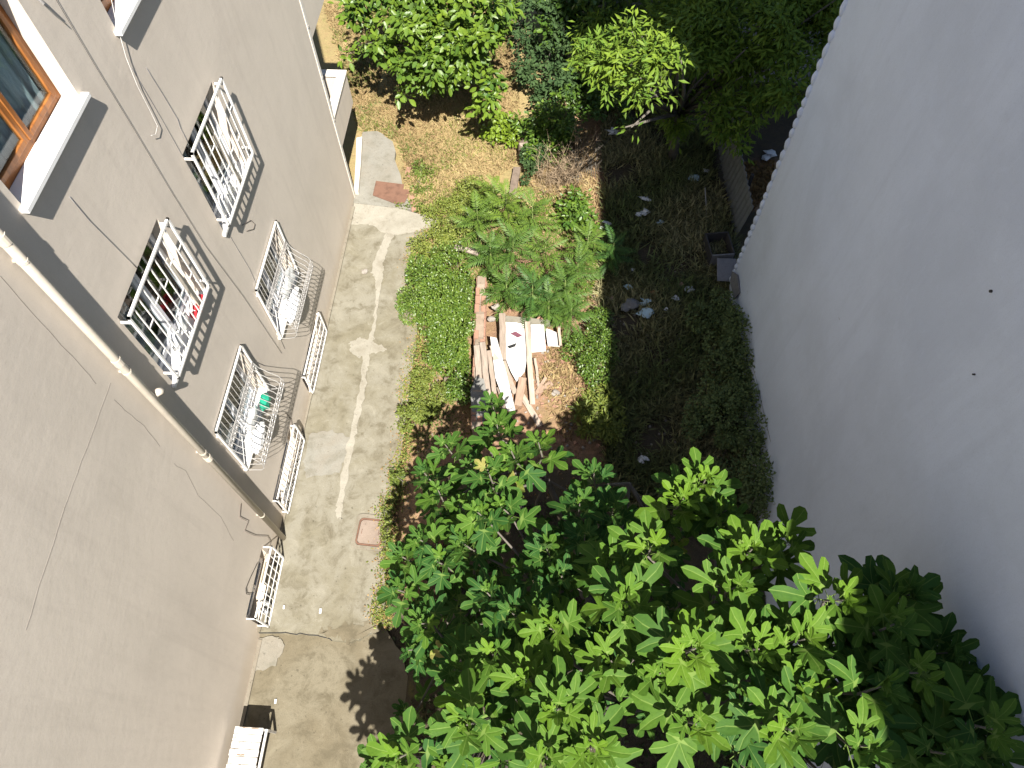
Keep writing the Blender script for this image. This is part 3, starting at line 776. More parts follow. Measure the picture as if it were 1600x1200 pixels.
sill_item('plastic_bag', 'clear bag in the middle of the farther box grille', 'bag', 6.9, 4.8, (.05, .12, .13), 'bag_clear', 4)
for (y, lab, s) in ((6.72, 'cardboard-coloured wooden slat leaning behind the farther box grille', 1), (4.62, 'pale wooden slat leaning behind the red-potted box grille', 2)):
    b = MB(); b.box((XL+.075, y+.45, 5.2), (.02, .10, 1.0), Matrix.Rotation(R(6), 3, 'X')); tag(b.build('wooden_board', MATS['pvc'], None, bevel=.004), lab, 'board')
crumple('plastic_bag', 'bulky white sack lying in the belly of the nearer bow grille', 'bag', (XL+.17, 4.42, 2.26), (.09, .27, .12), 'bag_white', 5, 3)
crumple('plastic_bag', 'green plastic bag in the nearer bow grille', 'bag', (XL+.19, 4.98, 2.40), (.08, .13, .14), 'green_plastic', 6)
crumple('plastic_bag', 'clear plastic wrap above the white sack in the nearer bow grille', 'bag', (XL+.12, 4.62, 2.55), (.06, .22, .12), 'bag_clear', 7)
crumple('plastic_bag', 'white folded sheet lying in the belly of the farther bow grille', 'bag', (XL+.17, 7.0, 2.24), (.09, .38, .09), 'bag_white', 8, 3)
crumple('plastic_bag', 'clear plastic sheeting above the folded sheet in the farther bow grille', 'bag', (XL+.11, 7.2, 2.5), (.06, .3, .14), 'bag_clear', 9)
crumple('plastic_bag', 'white bag behind the near end of the second ground level grille', 'bag', (XL+.045, 4.3, .22), (.035, .16, .1), 'bag_white', 10)
for i, (yy, h, m, lab) in enumerate(((2.42, .30, 'bag_white', 'white bottle behind the open grid grille'), (2.30, .26, 'pvc_cool', 'pale bottle at the near end behind the open grid grille'))):
    t = thing('bottle', lab, 'bottle', (XL+.09, yy, .04)); b = MB(); b.tube([(0, 0, 0), (0, 0, h*.6), (0, 0, h*.78), (0, 0, h)], [.045, .045, .018, .016], 10); b.build('body', MATS[m], t, True)
    b = MB(); b.tube([(0, 0, h), (0, 0, h+.025)], .02, 8); b.build('cap', MATS['galvanised'], t)
b = MB(); b.box((XL+.09, 2.85, .28), (.03, .34, .42), Matrix.Rotation(R(-10), 3, 'Y')); tag(b.build('board', MATS['cement_frame'], None, bevel=.004), 'beige board leaning behind the open grid grille', 'board')

# ------------------------------------------------------------------ right building
rb = thing('rendered_building', 'windowless grey rendered building side in shade on the right', 'building', (XR, 0, 0))
def right_wall():
    b = MB(); ys = np.linspace(-14, YRC, 60); zs = np.linspace(-.5, HR, 36); ny, nz = len(ys), len(zs)
    V = [(0.006*math.sin(1.3*y+.7*z)+.004*math.sin(2.9*z-1.1*y)+.004*math.sin(4.3*y+2.2*z), y, z) for y in ys for z in zs]
    F = [(i*nz+j, i*nz+j+1, (i+1)*nz+j+1, (i+1)*nz+j) for i in range(ny-1) for j in range(nz-1)]
    b.add(V, F)
    b.add([(0, YRC, -.5), (12, YRC, -.5), (12, YRC, HR), (0, YRC, HR)], [(0, 3, 2, 1)])
    b.add([(0, -14, -.5), (12, -14, -.5), (12, -14, HR), (0, -14, HR)], [(0, 1, 2, 3)])
    b.add([(12, -14, -.5), (12, YRC, -.5), (12, YRC, HR), (12, -14, HR)], [(0, 1, 2, 3)])
    b.add([(0, -14, HR), (12, -14, HR), (12, YRC, HR), (0, YRC, HR)], [(0, 1, 2, 3)])
    b.build('wall', MATS['stucco_grey'], rb, False)
    # taller far end of the building (its shadow darkens the back of the yard)
    u = MB(); u.box2((.0, 5.25, HR+.0), (12, YRC, 20.5)); u.build('upper_storey', MATS['stucco_grey'], rb)
    c = MB(); z = 0.2
    while z < HR-.1:                     # lumpy render nosing down the far corner
        L = random.uniform(.16, .28); n = 5
        c.tube([(-.0, YRC-.01, z+L*k/n) for k in range(n+1)], [.02+.032*math.sin(math.pi*k/n)+random.uniform(0, .006) for k in range(n+1)], 8); z += L
    c.build('corner_nosing', MATS['stucco_grey'], rb, True)
    p = MB(); p.box2((.0, -14, HR), (.25, 5.24, HR+.06)); p.build('coping', MATS['concrete_grey'], rb)
right_wall()
for (px, py, r) in ((1550, 455, .014), (1523, 585, .009)):
    q = atx(px, py, XR); b = MB(); b.tube([(q[0]-XR-.02, q[1], q[2]), (q[0]-XR+.03, q[1], q[2])], r, 8); b.build('wall_plug', MATS['dark_board'], rb)
for pts in ([(1300, 455), (1308, 480), (1312, 500)], [(1390, 365), (1400, 390)], [(1168, 455), (1166, 500), (1169, 540), (1204, 690)]):
    o = wall_line('crack', pts, 'crack_dark', .003, rb, 0.0, XR); o.location = (-XR, 0, 0)
# ================================================================== bench, debris, low wall
def bench():
    c0 = atz(410, 1137, .36); zt = 0.36
    t = thing('slatted_bench', 'low bench of peeling white planks on a metal frame against the beige wall', 'bench', (-4.02, 0.0, -.125))
    y = c0[1]+.0; k = 0; zt = .36+.125
    while y > -.75:
        w = .098; b = MB(); b.box((-.03+random.uniform(-.006, .006), y-w/2, zt), (.42+random.uniform(-.01, .015), w-.008, .03)); b.build('plank', MATS['peeling_paint'], t, bevel=.004); y -= w; k += 1
    for x in (-.20, .215):
        b = MB(); b.box((x, (c0[1]-.75)/2, zt-.05), (.03, c0[1]+.72, .035)); b.build('rail', MATS['white_metal' if x > 0 else 'galvanised'], t)
    for x in (-.20, .215):
        for yy in (c0[1]-.03, -.68):
            b = MB(); b.box((x, yy, (zt-.068)/2), (.035, .035, zt-.068)); b.build('leg', MATS['galvanised'], t)
    for yy in (c0[1]-.03, -.68):
        b = MB(); b.box((.0075, yy, zt-.045), (.38, .03, .03)); b.build('crossbar', MATS['galvanised'], t)
    b = MB(); b.box((-.03, c0[1]-.05, .24), (.36, .02, .40)); b.build('end_panel', MATS['dark_board'], t)
bench()

def px_bar(name, label, cat, a, b, wpx, za, zb, mat, thick=.03, group=None):
    """a plank between two photo points at given heights; width in metres from the pixel width at that distance"""
    A = Vector(atz(a[0], a[1], za)); B = Vector(atz(b[0], b[1], zb)); d = B-A; L = d.length
    dist = (Vector(CAM.tolist())-(A+B)/2).length; w = wpx*dist/FOC
    ang = math.atan2(d.y, d.x); pit = math.asin(max(-1, min(1, d.z/L)))
    m = MB(); n = 6; V = []; F = []
    for i in range(n+1):
        x = -L/2+L*i/n; j = random.uniform(-.006, .006)
        V += [(x, -w/2+j, -thick/2), (x, w/2+j+random.uniform(-.004, .004), -thick/2), (x, w/2+j, thick/2+random.uniform(-.003, .003)), (x, -w/2+j, thick/2)]
    for i in range(n):
        q = 4*i
        for k in range(4): F.append((q+k, q+4+k, q+4+(k+1) % 4, q+(k+1) % 4))
    F += [(0, 1, 2, 3), (4*n+3, 4*n+2, 4*n+1, 4*n)]
    m.add(V, F); o = m.build(name, MATS[mat], None)
    o.location = (A+B)/2; o.rotation_euler = (random.uniform(-.12, .12), -pit, ang)
    return tag(o, label, cat, group)
G = 'old planks on the rubble heap'
planks = [
 ('brown plank lying upright beside the white board at the top of the heap', (785, 490), (786, 562), 10, .42, .36, 'old_wood'),
 ('long brown plank along the right side of the big white board', (824, 503), (832, 632), 8, .50, .30, 'old_wood'),
 ('short orange plank near the foot of the white boards', (817, 590), (809, 634), 12, .34, .24, 'red_wood'),
 ('diagonal brown plank pointing to the fig leaves at the heap foot', (816, 618), (844, 666), 9, .25, .10, 'old_wood'),
 ('short brown offcut on the narrow white board', (770, 540), (776, 562), 10, .45, .43, 'old_wood'),
 ('grey brown plank on the old wall, nearest the privet', (745, 540), (749, 596), 9, .50, .46, 'grey_wood'),
 ('long grey plank on the old wall top', (754, 535), (764, 628), 9, .53, .36, 'grey_wood'),
 ('thin brown plank between old wall and narrow white board', (764, 548), (773, 615), 7, .45, .34, 'old_wood'),
 ('thin brown plank slanting under the big white board', (786, 565), (805, 615), 8, .32, .26, 'old_wood'),
 ('thin pale lath to the right of the heap', (836, 560), (842, 605), 4, .28, .2, 'grey_wood'),
 ('short reddish lath at the right foot of the heap', (853, 590), (838, 614), 5, .24, .18, 'red_wood'),
 ('short brown board near the lath at the right of the heap', (862, 598), (836, 616), 9, .18, .16, 'red_wood'),
 ('brown strip propped on the right white board', (873, 506), (876, 540), 4, .42, .36, 'old_wood'),
 ('dark brown plank end at the left foot of the heap', (762, 610), (772, 640), 7, .30, .22, 'grey_wood'),
 ('grey plank end at the foot of the narrow white board', (780, 605), (790, 640), 9, .20, .14, 'grey_wood'),
]
for lab, a, b, w, za, zb, mt in planks: px_bar('wood_plank', lab, 'plank', a, b, w, za, zb, mt, .035, G)
px_bar('wood_plank', 'grey plank sticking out of the privet towards the lawn', 'plank', (711, 385), (748, 396), 8, .55, .6, 'grey_wood', .04)
px_bar('wood_plank', 'dark brown board lying from the stump towards the saplings', 'plank', (808, 262), (801, 305), 11, .12, .10, 'stump', .05)
px_bar('wood_post', 'short brown stake in the weeds beside the path', 'post', (697, 590), (696, 604), 6, .25, .05, 'stump', .05)
px_bar('wood_post', 'taller brown stake between the privet and the old wall', 'post', (712, 588), (714, 626), 4, .5, .05, 'stump', .04)
px_bar('metal_strip', 'small pale metal strip in the weeds near the saplings', 'metal strip', (727, 317), (733, 338), 4, .1, .1, 'galvanised', .02)
# white boards: outlines at their own heights, with thickness
def board(name, label, pts, zs, mat, th=.025, cat='board', group=None):
    P = [Vector(atz(p[0], p[1], z)) for p, z in zip(pts, zs)]; c = sum(P, Vector())/len(P)
    n = len(P); m = MB(); V = [p-c for p in P]+[p-c-Vector((0, 0, th)) for p in P]
    ar = sum(V[i].x*V[(i+1) % n].y-V[(i+1) % n].x*V[i].y for i in range(n))
    top = tuple(range(n)); bot = tuple(range(2*n-1, n-1, -1))
    F = [top, bot]+[(i, n+i, n+(i+1) % n, (i+1) % n) for i in range(n)]
    if ar < 0: F = [tuple(reversed(f)) for f in F]
    m.add(V, F); o = m.build(name, MATS[mat], None); o.location = c; return tag(o, label, cat, group)
GB = 'white boards on the rubble heap'
board('plaster_board', 'largest white board on the rubble heap', [(789, 500), (821, 507), (823, 560), (820, 580), (807, 596), (798, 580), (790, 560)], [.42, .42, .36, .33, .30, .32, .36], 'plaster_board', group=GB)
board('plaster_board', 'square white board at the right of the heap', [(829, 507), (850, 507), (853, 548), (831, 550)], [.45, .42, .38, .40], 'plaster_board', group=GB)
board('plaster_board', 'long narrow white board at the left of the heap', [(766, 526), (776, 528), (790, 578), (805, 640), (793, 642), (774, 590)], [.52, .52, .42, .22, .22, .38], 'plaster_board', group=GB)
board('plaster_board', 'small white board at the far right of the heap', [(852, 512), (876, 522), (875, 541), (856, 540)], [.30, .28, .26, .28], 'plaster_board', group=GB)
board('concrete_slab', 'flat grey slab across the top of the rubble heap', [(790, 493), (858, 500), (860, 508), (790, 502)], [.44, .40, .40, .44], 'concrete_grey', .06, 'slab')
board('fibre_sheet', 'grey weathered sheet at the foot of the old wall', [(744, 588), (756, 592), (766, 640), (752, 665), (738, 660), (735, 610)], [.50, .5, .42, .36, .4, .46], 'fibre_board', .02, 'sheet')
board('cloth_scrap', 'small purple scrap on the largest white board', [(798, 521), (806, 518), (816, 524), (809, 527)], [.44]*4, 'purple_scrap', .01, 'scrap')
board('cloth_scrap', 'small black scrap on the largest white board', [(793, 541), (802, 538), (807, 536), (805, 541), (796, 544)], [.415]*5, 'black_cable', .01, 'scrap')
# old dividing wall: courses of bricks with a worn mortar cap
ow = thing('brick_wall', 'low ruined brick wall dividing the weeds from the plot', 'wall', tuple(atz(750, 520, 0)))
wa, wb = atz(752, 428, .45), atz(744, 668, .45)
o0 = Vector(ow.location)
W0, W1 = Vector(wa.tolist()), Vector(wb.tolist()); wd = (W1-W0); wl = Vector((wd.x, wd.y, 0)).length; wu = Vector((wd.x/wl, wd.y/wl, 0)); wn = Vector((-wu.y, wu.x, 0))
core = MB(); nseg = 14; V = []; F = []
for i in range(nseg+1):
    q = i/nseg*wl; hh = .40+.05*math.sin(i*1.9)+random.uniform(-.03, .03); c = W0+wu*q-o0
    for s, z in ((-.085, -.1), (.085, -.1), (.08, hh), (-.08, hh)): V.append((c.x+wn.x*s, c.y+wn.y*s, z))
for i in range(nseg):
    for k in range(4): F.append((4*i+k, 4*i+(k+1) % 4, 4*i+4+(k+1) % 4, 4*i+4+k))
F += [(0, 3, 2, 1), (4*nseg, 4*nseg+1, 4*nseg+2, 4*nseg+3)]
core.add(V, F); core.build('mortar', MATS['mortar'], ow)
bme = MB().box((0, 0, 0), (.19, .09, .058)); bmesh_ = nmesh('brick', bme.v, bme.f); bmesh_.materials.append(MATS['brick'])
rotz = math.atan2(wu.y, wu.x)
for course in range(6):
    nb = int(wl/.21)
    for k in range(nb):
        for s in (-1, 1):
            q = (k+.5+(course % 2)*.5)*.21
            if q > wl-.1 or (course >= 5 and random.random() < .62): continue
            c = W0+wu*q+wn*(s*.062)-o0
            o = link('brick', bmesh_, None, ow); o.location = (c.x+random.uniform(-.006, .006), c.y, .04+course*.07+random.uniform(-.003, .003)); o.rotation_euler = (0, random.uniform(-.03, .03), rotz+random.uniform(-.03, .03))
# stump
sc = atz(818, 232, .2); st = thing('tree_stump', 'pale weathered tree stump beside the bright green bush', 'stump', (sc[0], sc[1], 0))
m = MB(); m.tube([(0, 0, -.1), (.01, 0, .1), (0, .01, .30), (0, 0, .34)], [.17, .14, .125, .11], 12); m.build('trunk', MATS['stump'], st, True)
m = MB(); m.tube([(0, 0, .33), (0, 0, .345)], .10, 12); m.build('cut_face', MATS['grey_wood'], st)
# loose bricks and stones (each one a thing)
loose = [((862, 534), 'loose red brick at the right edge of the heap', 'brick'), ((885, 527), 'red brick half under the sapling leaves', 'brick'), ((846, 503), 'brown brick on the grey slab end', 'brick'),
         ((895, 505), 'loose red brick on the bare red soil', 'brick'), ((868, 620), 'pale rubble block on the pinkish soil', 'stone'), ((905, 560), 'round stone at the edge of the pink soil', 'stone'),
         ((760, 470), 'grey rubble block on the old wall end', 'stone'), ((768, 500), 'brown rubble block between wall and plank', 'stone'), ((775, 482), 'pale rubble block above the heap', 'stone'),
         ((570, 426), 'small brown stone lying on the path beside the white seam', 'stone'), ((662, 612), 'pale stone in the weeds at the path edge', 'stone')]
for i, (p, lab, mt) in enumerate(loose):
    z = .3 if 740 < p[0] < 860 and p[1] < 540 else .0
    c = atz(p[0], p[1], z); c[2] = (z if z else float(GZ(c[0], c[1])) if c[0] > -2.3 else 0.0)+.035
    if mt == 'brick':
        m = MB(); m.box((0, 0, 0), (.2, .1, .07)); o = m.build('loose_brick', MATS['brick'], None, bevel=.008); o.location = c; o.rotation_euler = (random.uniform(-.2, .2), random.uniform(-.2, .2), random.uniform(0, 3)); tag(o, lab, 'brick')
    else:
        s = .07 if i < 9 else .06
        crumple('rubble_stone', lab, 'stone', c, (s*1.2, s, s*.7), 'stone', 40+i, 2, .25)
# fine rubble
def rubble(name, n, box, mat, s0, s1, seed):
    r = np.random.default_rng(seed); b = MB()
    for _ in range(n):
        x = r.uniform(box[0], box[1]); y = r.uniform(box[2], box[3]); s = r.uniform(s0, s1)
        b.box((x, y, float(GZ(x, y))+s*.25), (s, s*r.uniform(.5, 1), s*.6), Matrix.Rotation(r.uniform(0, 3), 3, 'Z') @ Matrix.Rotation(r.uniform(-.5, .5), 3, 'X'), .75)
    o = b.build(name, MATS[mat], None); stuff(o); tag(o, {'brick': 'scattered brick crumbs on the bare soil by the heap', 'stone': 'scattered grey stone chips on the open plot', 'concrete_path': 'pale crumbs of cement along the path edge'}[mat], 'rubble'); return o
rubble('rubble', 260, (-.9, 1.2, 5.6, 8.6), 'brick', .02, .08, 5)
rubble('rubble', 380, (-.7, 3.5, 5.5, 10), 'stone', .02, .07, 6)
rubble('rubble', 160, (-2.3, -1.9, 3.0, 10), 'concrete_path', .015, .05, 8)

# ---- litter on the shaded plot
lit = [((1010, 491), 'pale blue plastic bag on the shaded plot', .13, 'bag_blue', 'bag'), ((983, 480), 'flat grey sheet beside the pale blue bag', .15, 'grey_board', 'sheet'), ((1008, 474), 'bluish wrapper above the pale blue bag', .09, 'bag_blue', 'wrapper'),
 ((1010, 311), 'white bag farthest along the shaded litter line', .10, 'bag_white', 'bag'), ((1008, 334), 'white paper scrap below the farthest bag', .09, 'bag_white', 'paper'), ((997, 338), 'small white paper scrap left of the other', .07, 'bag_white', 'paper'),
 ((948, 350), 'white scrap at the edge of the sunlight', .08, 'bag_white', 'paper'), ((939, 356), 'tiny white scrap beside the sapling', .05, 'bag_white', 'paper'), ((952, 370), 'dark grey scrap below the white scraps', .06, 'grey_board', 'scrap'),
 ((958, 203), 'white bag under the lit branch', .14, 'bag_white', 'bag'), ((1085, 278), 'round pale green dish near the grey sheet fence', .11, 'bag_blue', 'dish'), ((1103, 264), 'white cup near the grey sheet fence', .07, 'bag_white', 'cup'),
 ((1033, 346), 'pale scrap lying in the shaded grass', .06, 'bag_blue', 'scrap'), ((988, 421), 'small white scrap in the shaded saplings', .04, 'bag_white', 'scrap'), ((981, 448), 'bluish scrap above the grey sheet', .08, 'bag_blue', 'scrap'),
 ((1022, 458), 'yellowish wrapper in the litter patch', .06, 'fallen_leaf', 'wrapper'), ((1078, 450), 'greenish crushed bottle in the litter patch', .09, 'bag_clear', 'bottle'), ((1056, 466), 'white scrap at the right of the litter patch', .07, 'bag_white', 'scrap'),
 ((1065, 443), 'orange scrap in the litter patch', .045, 'red_wood', 'scrap'), ((957, 465), 'orange scrap at the left of the litter patch', .05, 'red_wood', 'scrap'), ((1040, 485), 'small white scrap right of the pale blue bag', .04, 'bag_white', 'scrap'),
 ((938, 495), 'grey stone-like bag at the sunlight edge', .09, 'grey_board', 'bag'), ((1005, 715), 'white ring of paper in the deep shade above the fig', .07, 'bag_white', 'paper'), ((1130, 467), 'white cup by the grey wall foot', .06, 'bag_white', 'cup'),
 ((855, 442), 'blue can among the sapling leaves', .06, 'bag_blue', 'can'), ((1202, 242), 'white sack by the corner of the grey building', .14, 'bag_white', 'sack'), ((905, 535), 'small white scrap at the foot of the saplings', .06, 'bag_white', 'scrap')]
for i, (p, lab, s, mt, cat) in enumerate(lit):
    s *= 1.12; c = atz(p[0], p[1], .1); c[2] = float(GZ(c[0], c[1]))+s*.3+.09
    crumple({'bag': 'plastic_bag', 'sack': 'plastic_sack', 'paper': 'paper_scrap', 'dish': 'plastic_dish'}.get(cat, 'litter_'+cat), lab, cat, c, (s, s*.75, s*.4), mt, 100+i, 2, .5, 'litter on the shaded plot')
# path litter
for (p, lab, s) in (((501, 955), 'white cigarette packet lying on the path', .035), ((444, 949), 'tiny white scrap on the path by the open grid grille', .025), ((431, 1096), 'tiny pale stone on the lower path above the bench', .03)):
    z = 0.0 if p[1] < 985 else -.125
    c = atz(p[0], p[1], z); m = MB(); m.box((c[0], c[1], z+.012), (s, s*2.2, .02), Matrix.Rotation(.1, 3, 'Z')); tag(m.build('path_litter', MATS['bag_white'], None), lab, 'litter')

# ---- things by the far corner of the right building
def sheet_fence():
    a, b = atz(1131, 225, 0), atz(1160, 372, 0)
    t = thing('sheet_fence', 'leaning weathered grey corrugated sheet fence behind the grey building', 'fence', (a[0], a[1], 0))
    A = Vector((0, 0, 0)); B = Vector((b[0]-a[0], b[1]-a[1], 0)); n = 3
    for k in range(n):
        V = []; F = []; m = 22; p, q = A.lerp(B, k/n), A.lerp(B, (k+1)/n-.004)
        for i in range(m+1):
            w = p.lerp(q, i/m); off = .018*math.sin(i*1.5)
            for j, (dx, z) in enumerate(((-.06, .0), (.0, .45), (.06, .95))): V.append((w.x+dx+off-.1, w.y, z))
        for i in range(m):
            for j in range(2): F.append((3*i+j, 3*i+3+j, 3*i+4+j, 3*i+1+j))
        o = MB().add(V, F).build('sheet', MATS['grey_metal'], t); s = o.modifiers.new('s', 'SOLIDIFY'); s.thickness = .012
    for k in range(4):
        p = A.lerp(B, k/3); m = MB(); m.box((p.x+.12, p.y, .45), (.06, .06, .95)); m.build('post', MATS['dark_board'], t)
sheet_fence()
c = atz(1143, 395, .0)
t = thing('broken_cabinet', 'dark broken cabinet lying by the corner of the grey building', 'cabinet', (c[0]-.35, c[1]-.1, 0), rotz=R(8))
for (ce, sz, mt) in (((0, 0, .04), (.5, .62, .04), 'dark_board'), ((-.24, 0, .22), (.03, .62, .36), 'dark_board'), ((.24, 0, .22), (.03, .62, .36), 'dark_board'), ((0, .3, .22), (.48, .03, .36), 'dark_board'), ((0, -.3, .22), (.48, .03, .36), 'grey_board')):
    m = MB(); m.box(ce, sz); m.build('panel', MATS[mt], t, bevel=.004)
c = atz(1140, 418, .2); m = MB(); m.box((c[0]-.1, c[1]-.15, .30), (.4, .5, .03), Matrix.Rotation(R(18), 3, 'X')); tag(m.build('board', MATS['grey_board'], None, bevel=.003), 'grey board lying over the broken cabinet', 'board')
m = MB(); m.prism([(-.16, -.26), (.12, -.30), (.17, .1), (.0, .32), (-.14, .2)], 0, .025); o = m.build('board', MATS['grey_board'], None); q = atx(1155, 428, XR-.06); o.location = (XR-.045, q[1], .62); o.rotation_euler = (0, R(-82), R(4)); tag(o, 'small grey board leaning on the corner of the grey building', 'board')
m = MB(); q = atz(1104, 325, .1); m.tube([(q[0], q[1]-.3, .03), (q[0]-.03, q[1]+.1, .2), (q[0]-.05, q[1]+.4, .32)], .014, 6); tag(m.build('pipe_length', MATS['galvanised'], None), 'thin pale pipe stuck in the shaded grass', 'pipe')
# wall beyond
gw = thing('garden_wall', 'grey rendered garden wall in shade beyond the evergreen', 'wall', (7.5, 16.2, 0))
m = MB(); m.box2((-3.4, -.12, -.3), (6, .12, 2.1)); m.build('wall', MATS['stucco_far'], gw); m = MB(); m.box2((-3.4, -.17, 2.1), (6, .17, 2.18)); m.build('coping', MATS['concrete_grey'], gw, bevel=.01)

# ================================================================== VEGETATION
def basis(d, n):
    d = d/np.linalg.norm(d, axis=-1, keepdims=True); s = np.cross(d, n); s /= np.linalg.norm(s, axis=-1, keepdims=True)+1e-9
    n2 = np.cross(s, d); return s, d, n2
def instance(TV, TF, P, D, N, S, tint, tvein=None):
    s, d, n = basis(D, N); k = len(TV)
    V = P[:, None, :]+S[:, None, None]*(TV[None, :, 0:1]*s[:, None, :]+TV[None, :, 1:2]*d[:, None, :]+TV[None, :, 2:3]*n[:, None, :])
    F = (np.arange(len(P))[:, None, None]*k+TF[None]).reshape(-1, TF.shape[1])
    T = np.repeat(tint, k); ve = np.tile(tvein, len(P)) if tvein is not None else None
    return V.reshape(-1, 3), F, T, ve
LEAF_O = (np.array([(0, 0, 0), (.26, .35, .05), (.22, .72, .03), (0, 1, -.08), (-.22, .72, .03), (-.26, .35, .05), (0, .5, -.03)]), np.array([(0, 1, 6), (1, 2, 6), (2, 3, 6), (3, 4, 6), (4, 5, 6), (5, 0, 6)]))
LEAF_N = (np.array([(0, 0, 0), (.15, .45, .02), (0, 1, -.1), (-.15, .45, .02)]), np.array([(0, 1, 2), (0, 2, 3)]))
LEAF_S = (np.array([(0, 0, 0), (.28, .5, .06), (0, 1, 0), (-.28, .5, .06)]), np.array([(0, 1, 2), (0, 2, 3)]))
BLADE = (np.array([(-.03, 0, 0), (.03, 0, 0), (.02, .55, .05), (0, 1, .28)]), np.array([(0, 1, 2), (0, 2, 3)]))
def unit(n, r): v = r.normal(size=(n, 3)); return v/np.linalg.norm(v, axis=1, keepdims=True)
def crown_points(blobs, n, r, shell=.55):
    """points in a set of ellipsoids (cx,cy,cz,rx,ry,rz), biased outwards; also their outward direction"""
    B = np.array(blobs, float); w = B[:, 3]*B[:, 4]+B[:, 3]*B[:, 5]+B[:, 4]*B[:, 5]; k = r.choice(len(B), n, p=w/w.sum())
    u = unit(n, r); rad = shell+(1-shell)*r.random(n)**.7
    return B[k, :3]+u*B[k, 3:]*rad[:, None], u, rad
def foliage(name, blobs, n, tmpl, size, mat, parent, seed, tint=(.0, .8), shell=.5, up=.7, droop=.25, clump=0, zmin=.02):
    r = np.random.default_rng(seed)
    P, u, rad = crown_points(blobs, n, r, shell)
    if clump:          # sprays: gather leaves around twig tips
        C, cu, cr = crown_points(blobs, clump, r, shell); k = r.integers(0, clump, n)
        off = unit(n, r)*np.array([1, 1, .55]); P = C[k]+off*size*r.uniform(.1, 1.5, n)[:, None]; u = cu[k]*.35+off*1.3; ct = r.random(clump)[k]
    else: ct = r.random(n)
    D = u*.8+unit(n, r)*.7; D[:, 2] -= droop
    N = np.zeros((n, 3)); N[:, 2] = up; N += unit(n, r)*.55+u*.35
    S = size*r.uniform(.65, 1.25, n); T = tint[0]+(tint[1]-tint[0])*(.6*ct+.4*r.random(n))
    ok = P[:, 2] > zmin; P, D, N, S, T = P[ok], D[ok], N[ok], S[ok], T[ok]
    V, F, T2, _ = instance(tmpl[0], tmpl[1], P, D, N, S, T)
    return link(name, nmesh(name, V, F, False, tint=T2), MATS[mat], parent)
def limbs(base, blobs, r0, seed, name='trunk', mat='bark', parent=None, extra=2):
    r = np.random.default_rng(seed); b = MB(); base = np.array(base, float)
    cz = np.mean([q[2] for q in blobs]); fork = base+np.array([r.normal(0, .1), r.normal(0, .1), max(.3, cz*.35)])
    b.tube([base-[0, 0, .15], (base+fork)/2+r.normal(0, .03, 3), fork], [r0*1.25, r0, r0*.85], 9)
    b.build(name, MATS[mat], parent, True)
    for q in blobs:
        for e in range(extra):
            tgt = np.array(q[:3])+r.normal(0, .35, 3)*np.array(q[3:]); mid = fork*.5+tgt*.5+np.array([0, 0, .12])+r.normal(0, .08, 3)
            m = MB(); m.tube([fork, mid, tgt], [r0*.5, r0*.3, r0*.1], 6); m.build('branch', MATS[mat], parent, True)

# ---- fig tree -----------------------------------------------------
def fig_templates():
    out = []
    H = dict(base=(0, 0), b1=(.13, -.11), b2=(.30, -.07), b3=(.37, .06), b4=(.31, .17), s1=(.165, .215), l1=(.35, .27), l2=(.48, .41), l3=(.53, .57), l4=(.42, .63), l5=(.28, .55), s2=(.115, .415),
             c1=(.165, .60), c2=(.195, .76), c3=(.115, .92), B=(.19, .05), L=(.30, .40))
    Cn = dict(O=(0, .10), M1=(0, .45), M2=(0, .74), T=(0, 1.0))
    tri = [('base', 'b1', 'B'), ('b1', 'b2', 'B'), ('b2', 'b3', 'B'), ('b3', 'b4', 'B'), ('b4', 's1', 'B'), ('s1', 'O', 'B'), ('O', 'base', 'B'),
           ('O', 's1', 'L'), ('s1', 'l1', 'L'), ('l1', 'l2', 'L'), ('l2', 'l3', 'L'), ('l3', 'l4', 'L'), ('l4', 'l5', 'L'), ('l5', 's2', 'L'), ('s2', 'O', 'L'),
           ('O', 's2', 'M1'), ('s2', 'c1', 'M1'), ('c1', 'M2', 'M1'), ('c1', 'c2', 'M2'), ('c2', 'c3', 'M2'), ('c3', 'T', 'M2')]
    veins = {'base', 'O', 'M1', 'M2', 'T', 'B', 'L', 'l3', 'b3'}
    for seed in range(7):
        r = np.random.default_rng(50+seed); V = []; ve = []; ix = {}
        cut = r.uniform(.65, 1.35); wid = r.uniform(.88, 1.2); droop = r.uniform(.10, .30); fold = r.uniform(.05, .30); tw = r.uniform(-.25, .25)
        def addp(k, x, y, side):
            if k in ('s1', 's2'): x *= cut
            j = r.normal(0, .012, 2) if k not in ('base', 'O') else (0, 0)
            x = x*wid+j[0]; y = y+j[1]
            z = fold*abs(x)-droop*(y*y)-.35*max(0, abs(x)-.28)**1.0*abs(droop)+tw*x*y+.02*math.sin(9*x+5*y+seed)
            if k in ('L', 'B', 'M1', 'M2', 'O'): z -= .025
            V.append((x, y, z)); ve.append(1.0 if k in veins else 0.0)
        F = []
        for k, p in Cn.items(): ix[k, 0] = ix[k, 1] = len(V); addp(k, p[0], p[1], 0)
        ix['base', 0] = ix['base', 1] = len(V); addp('base', 0, 0, 0)
        for sgn in (0, 1):
            for k, p in H.items():
                if k == 'base': continue
                ix[k, sgn] = len(V); addp(k, p[0]*(1 if sgn == 0 else -1), p[1], sgn)
            for a, b, c in tri:
                q = (ix[a, sgn], ix[b, sgn], ix[c, sgn]); F.append(q if sgn == 0 else q[::-1])
        # petiole as a thin pair of faces
        n = len(V); V += [(-.012, 0, 0), (.012, 0, 0), (.010, -.45, -.10), (-.010, -.45, -.10)]; ve += [1, 1, 1, 1]; F += [(n, n+3, n+2), (n, n+2, n+1)]
        out.append((np.array(V), np.array(F), np.array(ve)))
    return out
FT = fig_templates()
